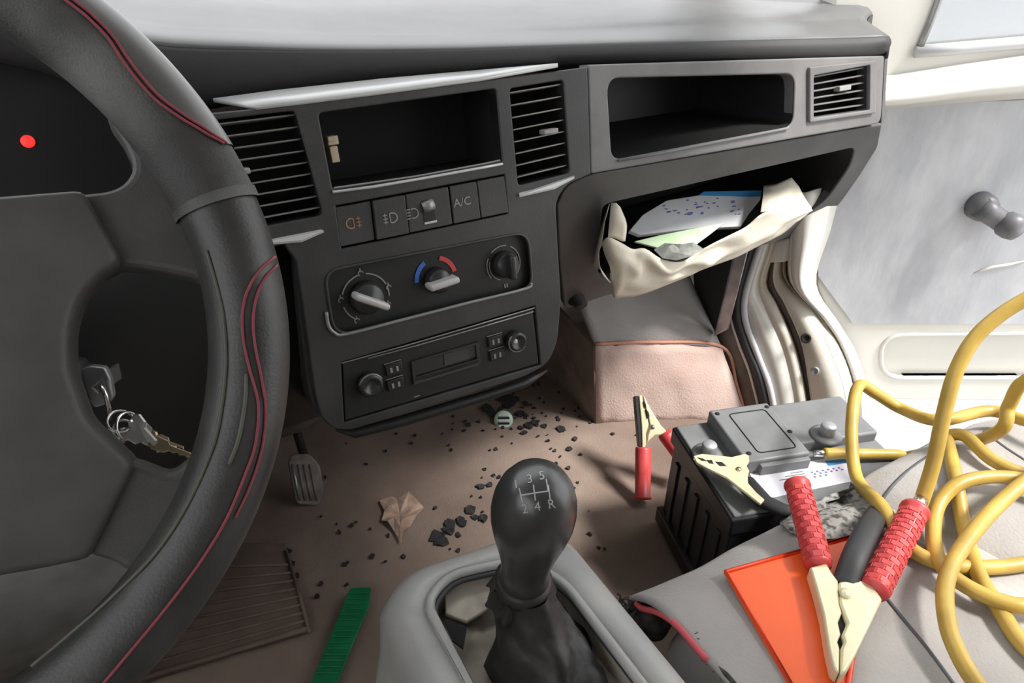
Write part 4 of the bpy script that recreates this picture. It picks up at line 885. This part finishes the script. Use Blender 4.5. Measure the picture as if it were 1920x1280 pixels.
# ================================================================== THINGS IN THE GLOVE TRAY
# plastic bag: crumpled open sack that hangs over the tray lip
def G(x, y, h): return FG.P(x, y, h)
fr_rim = [(1128,455,.022),(1140,445,.03),(1165,455,.035),(1187,467,.036),(1210,466,.038),(1240,485,.04),(1275,491,.042),(1300,478,.04),(1330,460,.04),(1370,440,.038),(1400,424,.036),(1430,400,.034),(1470,388,.03),(1519,386,.022)]
bottom = [(1146,530,.03),(1150,556,.036),(1165,558,.04),(1190,555,.042),(1220,546,.043),(1250,534,.043),(1285,520,.043),(1310,508,.042),(1345,495,.041),(1385,480,.04),(1420,462,.038),(1450,447,.034),(1475,432,.03),(1517,392,.022)]
R_ = [spline([G(*p) for p in l], 4) for l in (fr_rim, bottom)]
rows = []
for j in range(13):
    t = j/12; rows.append([a.lerp(b, t) + FG.n*(.010*math.sin(t*math.pi)*(.6+noise.noise(Vector((i*.22, j*.25, 2)))) ) for i, (a, b) in enumerate(zip(*R_))])
bagt = thing('plastic_bag', G(1300,520,.02), 'crumpled cream plastic bag of papers hanging out of the open tray', 'bag')
mk('front_wall', loft(rows), 'bag', bagt, smooth=True, solid=.0008)
# left ear and inner wall behind
ear = [[G(1128,458,.022), G(1122,478,.018), G(1128,510,.02), G(1146,532,.03)], [G(1134,415,.012), G(1126,440,.008), G(1118,480,.004), G(1126,505,.006)], [G(1143,382,.008), G(1132,412,.0), G(1116,470,-.002), G(1112,498,.0)]]
mk('side_fold', loft([spline(r, 5) for r in ear]), 'bag', bagt, smooth=True, solid=.0008)
lp = [[(1140,446,.03),(1143,410,.022),(1146,380,.012)], [(1152,446,.03),(1155,412,.026),(1155,380,.016)], [(1165,452,.032),(1168,420,.03),(1163,388,.02)], [(1172,452,.030),(1175,425,.028),(1172,410,.022)]]
mk('handle_loop', loft([spline([G(*p) for p in r], 5) for r in lp]), 'bag', bagt, smooth=True, solid=.0008)
bk_ = [[(1426,398,.03),(1430,372,.006),(1432,348,-.02)], [(1450,394,.03),(1456,368,.004),(1455,345,-.022)], [(1480,389,.028),(1480,360,.004),(1484,333,-.02)], [(1500,387,.026),(1497,368,.006),(1498,350,-.012)], [(1519,386,.022),(1512,376,.012),(1504,362,.0)]]
mk('back_wall', loft([spline([G(*p) for p in r], 5) for r in bk_]), 'bag', bagt, smooth=True, solid=.0008)
# booklet with blue spine, and green papers under it
FK = Frame(G(1300,420,-.012), (1,-.02,.0), (0,.85,.5))
bkx = [(1180,432),(1205,402),(1250,375),(1320,364),(1428,360),(1426,374),(1405,400),(1390,424),(1300,428),(1200,440)]
bko = thing('booklet', FK.P(1300,435,-.01), 'pale grey booklet with blue top edge inside the cream bag', 'booklet')
mk('pages', prism([FK.P(x,y,.012) for x,y in bkx], -FK.n*.006), 'paper', bko, bevel=.001)
mk('blue_edge', prism([FK.P(x,y,.0126) for x,y in [(1310,366),(1320,359),(1428,357),(1426,368),(1390,368)]], -FK.n*.002), 'cyan', bko)
random.seed(2); gs = []
for k in range(34):
    x = random.uniform(1240,1385); y = random.uniform(372,404); a, b = FK.px(x,y,.0125); w = random.uniform(.002,.007)
    gs.append(fbox(FK, a, a+w, b, b+.0016, .0122, .0127))
pr = mk('print', join(*gs), 'ink', bko); pr['kind'] = 'stuff'
gp = tag(mk('leaflet', prism([FK.P(x,y,.022) for x,y in [(1190,452),(1240,440),(1320,424),(1358,418),(1330,440),(1300,462),(1255,470)]], -FK.n*.003), 'greenpap', None, bevel=.0006), 'pale green leaflet under the booklet in the bag', 'leaflet')
random.seed(5)
co = [(1226,468),(1246,456),(1272,459),(1300,454),(1318,466),(1298,480),(1268,488),(1242,484)]
cv = [FK.P(x, y, .026+.006*random.random()) for x, y in co]; cc = sum(cv, Vector())/8; ci = [cc.lerp(v, .5) + FK.n*.008*random.random() for v in cv]
gp2 = tag(mk('crumpled_paper', (cv+ci+[cc+FK.n*.003], [[i,(i+1)%8,8+(i+1)%8,8+i] for i in range(8)]+[[8+i,8+(i+1)%8,16] for i in range(8)]), 'greyp', None, solid=.0004), 'crumpled grey paper scrap below the green leaflet', 'paper')

# ================================================================== THINGS ON THE FLOOR
def fl_(x, y, lift=0): p = hit(FT, x, y, 0) or onZ(x, y, FLOOR); return p + Vector((0,0,lift))
# accelerator pedal
pd = thing('accelerator_pedal', fl_(575, 945), 'ribbed accelerator pedal standing on the dark driver footwell floor', 'pedal')
FPd = Frame(fl_(578,935,.03), (1,0,0), (0,.55,.83))
mk('pad', plate(FPd, rpoly([FPd.px(x,y) for x,y in [(556,945),(600,948),(608,920),(600,872),(580,850),(548,852),(540,866)]], .008), [], .01, .002), 'clear', pd)
for k in range(4):
    mk('rib', tube([FPd.P(556+11*k-8, 870, .001), FPd.P(566+11*k-4, 938, .001)], .0022, 6), 'steel' if k == 0 else 'clear', pd, smooth=True)
mk('pedal_arm', tube([FPd.P(575,870,-.01), FPd.P(575,870,-.01)+Vector((0,.06,.10)), FPd.P(575,870,-.01)+Vector((0,.10,.26))], .007, 8), 'black', pd, smooth=True)
# ridged rubber mat on the driver's side
mt = thing('floor_mat', fl_(430,1150), 'brown ridged rubber mat on the driver side floor', 'mat')
mo = [fl_(x,y,.008) for x,y in [(538,1030),(582,1188),(470,1222),(300,1275),(120,1340),(60,1180),(250,1020)]]
zz = max(p.z for p in mo)
mo = [Vector((p.x,p.y,zz)) for p in mo]
mk('sheet', prism(mo, (0,0,-.01)), 'mat_', mt, bevel=.002)
for k in range(9):
    s = k/9; pa = onZ(578-4*k-2, 1178-15*k, zz+.001); pb = onZ(150+18*k, 1305-30*k, zz+.001)
    mk('ridge', tube([pa, pa.lerp(pb,.5), pb], .0022 if k else .004, 6, flat=.6), 'mat_', mt, smooth=True)
mk('rim', tube([onZ(x,y,zz+.001) for x,y in [(536,1032),(560,1110),(580,1186)]], .0025, 6), 'mat_', mt, smooth=True)
# green ruler
gro = [onZ(x,y,FLOOR+.016) for x,y in [(655,1104),(696,1102),(690,1140),(668,1190),(640,1262),(620,1310),(570,1310),(590,1262)]]
gr = thing('plastic_strip', onZ(640,1200,FLOOR), 'flat green plastic strip on the floor beside the gear console', 'strip')
mk('strip', prism(gro, (0,0,-.003)), 'green', gr, bevel=.0006)
for k in range(16):
    s = k/15; p = gro[0].lerp(gro[7], s); q = gro[1].lerp(gro[4], s) 
    mk('tooth', tube([p.lerp(q,.08)+Vector((0,0,.0006)), p.lerp(q,.92)+Vector((0,0,.0006))], .0012, 5), 'green', gr)
# torn tan paper scrap
ol = [(712,942),(735,935),(745,940),(768,930),(778,940),(795,955),(782,972),(770,990),(757,1002),(752,1022),(740,1000),(728,985),(716,980),(722,962)]
c = sum((fl_(x,y) for x,y in ol), Vector())/len(ol)
vs = [fl_(x,y,.004+.006*random.random()) for x,y in ol]; vin = [c.lerp(v,.5)+Vector((0,0,.006*random.random())) for v in vs]; n = len(vs)
tag(mk('paper_scrap', (vs+vin+[c+Vector((0,0,.004))], [[i,(i+1)%n,n+(i+1)%n,n+i] for i in range(n)]+[[n+i,n+(i+1)%n,2*n] for i in range(n)]), 'leaf', None, solid=.0012), 'torn tan paper scrap on the brown floor ahead of the gear lever', 'paper scrap')
# mint bottle cap and dark litter under the stack
cpx = fl_(944,790,.004)
ca = thing('bottle_cap', cpx, 'mint and white ribbed plastic cap among black litter under the stack', 'cap')
mk('shell', lathe([(.017,0),(.0175,.004),(.016,.008),(.010,.009),(0,.009)], cpx, -FW, 24), 'mint', ca, smooth=True)
f_ = Frame(cpx-FW*.0095, RT, UP)
for k in (-.0055, .0045): mk('slot', fbox(f_, -.010, .011, k-.0018, k+.0018, -.002, .0006), 'deep_black', ca)
for k in (-.010, -.0005, .010): mk('ridge', fbox(f_, -.009, .010, k-.0018, k+.0018, -.002, .0012), 'paper', ca, bevel=.0006)
def flake(x, y, r, zl=.002, m='crumb', th=.001):
    k = random.randint(5,8); c = fl_(x,y,zl+th); pts = [c + Vector((math.cos(2*math.pi*i/k)*r*random.uniform(.5,1.2), math.sin(2*math.pi*i/k)*r*random.uniform(.6,1.4), random.uniform(-.001,.002))) for i in range(k)]
    return prism(pts, (0,0,-th))
random.seed(11)
big = [(925,765,.022),(950,750,.026),(912,772,.016),(975,758,.02),(985,775,.014),(1005,800,.016),(1022,805,.014),(990,795,.012),(1062,828,.013),(1020,828,.008),(872,795,.009),(862,975,.014),(885,960,.016),(840,990,.014),(825,1010,.018),(905,968,.012),(850,1000,.012),(893,916,.012),(912,900,.008),(1058,862,.006),(700,1050,.006),(545,1038,.010),(562,1065,.010),(590,1118,.007),(640,1000,.006),(1128,1112,.009),(1116,1106,.006)]
big = [(x+random.gauss(0,9), y+random.gauss(0,7), r*random.uniform(.35,.75)) for x, y, r in big for _ in (0,1)]
for x, y, r in big:
    lb_ = ('black flake of litter around the mint bottle cap', 'black litter around the bottle cap') if y < 850 and x > 850 else ('black flake of litter between the tan paper scrap and gear knob', 'black litter ahead of the gear lever') if 780 < x < 1000 else ('small dark flake beside the ridged rubber mat', 'dark flakes beside the floor mat') if x < 780 else ('dark flake between the gear console and passenger seat', 'dark flakes by the passenger seat')
    tag(mk('litter_flake', flake(x, y, r), 'crumb', None), lb_[0], 'litter', lb_[1])
gs = []
for k in range(150):
    x, y = (random.gauss(985,55), random.gauss(770,32)) if k < 80 else (random.uniform(600,1150), random.uniform(800,1100))
    if hit(FT, x, y): gs.append(flake(x, y, random.uniform(.0015,.004), .001, th=.0015))
cr = mk('crumbs', join(*gs), 'crumb'); tag(cr, 'scattered dark crumbs and grit on the cab floor', 'crumbs', None, 'stuff')
# debris in the gap between console and seat
for x, y, r, zl in ((1165,1140,.016,.10),(1185,1120,.014,.10),(1150,1165,.010,.08)):
    pass
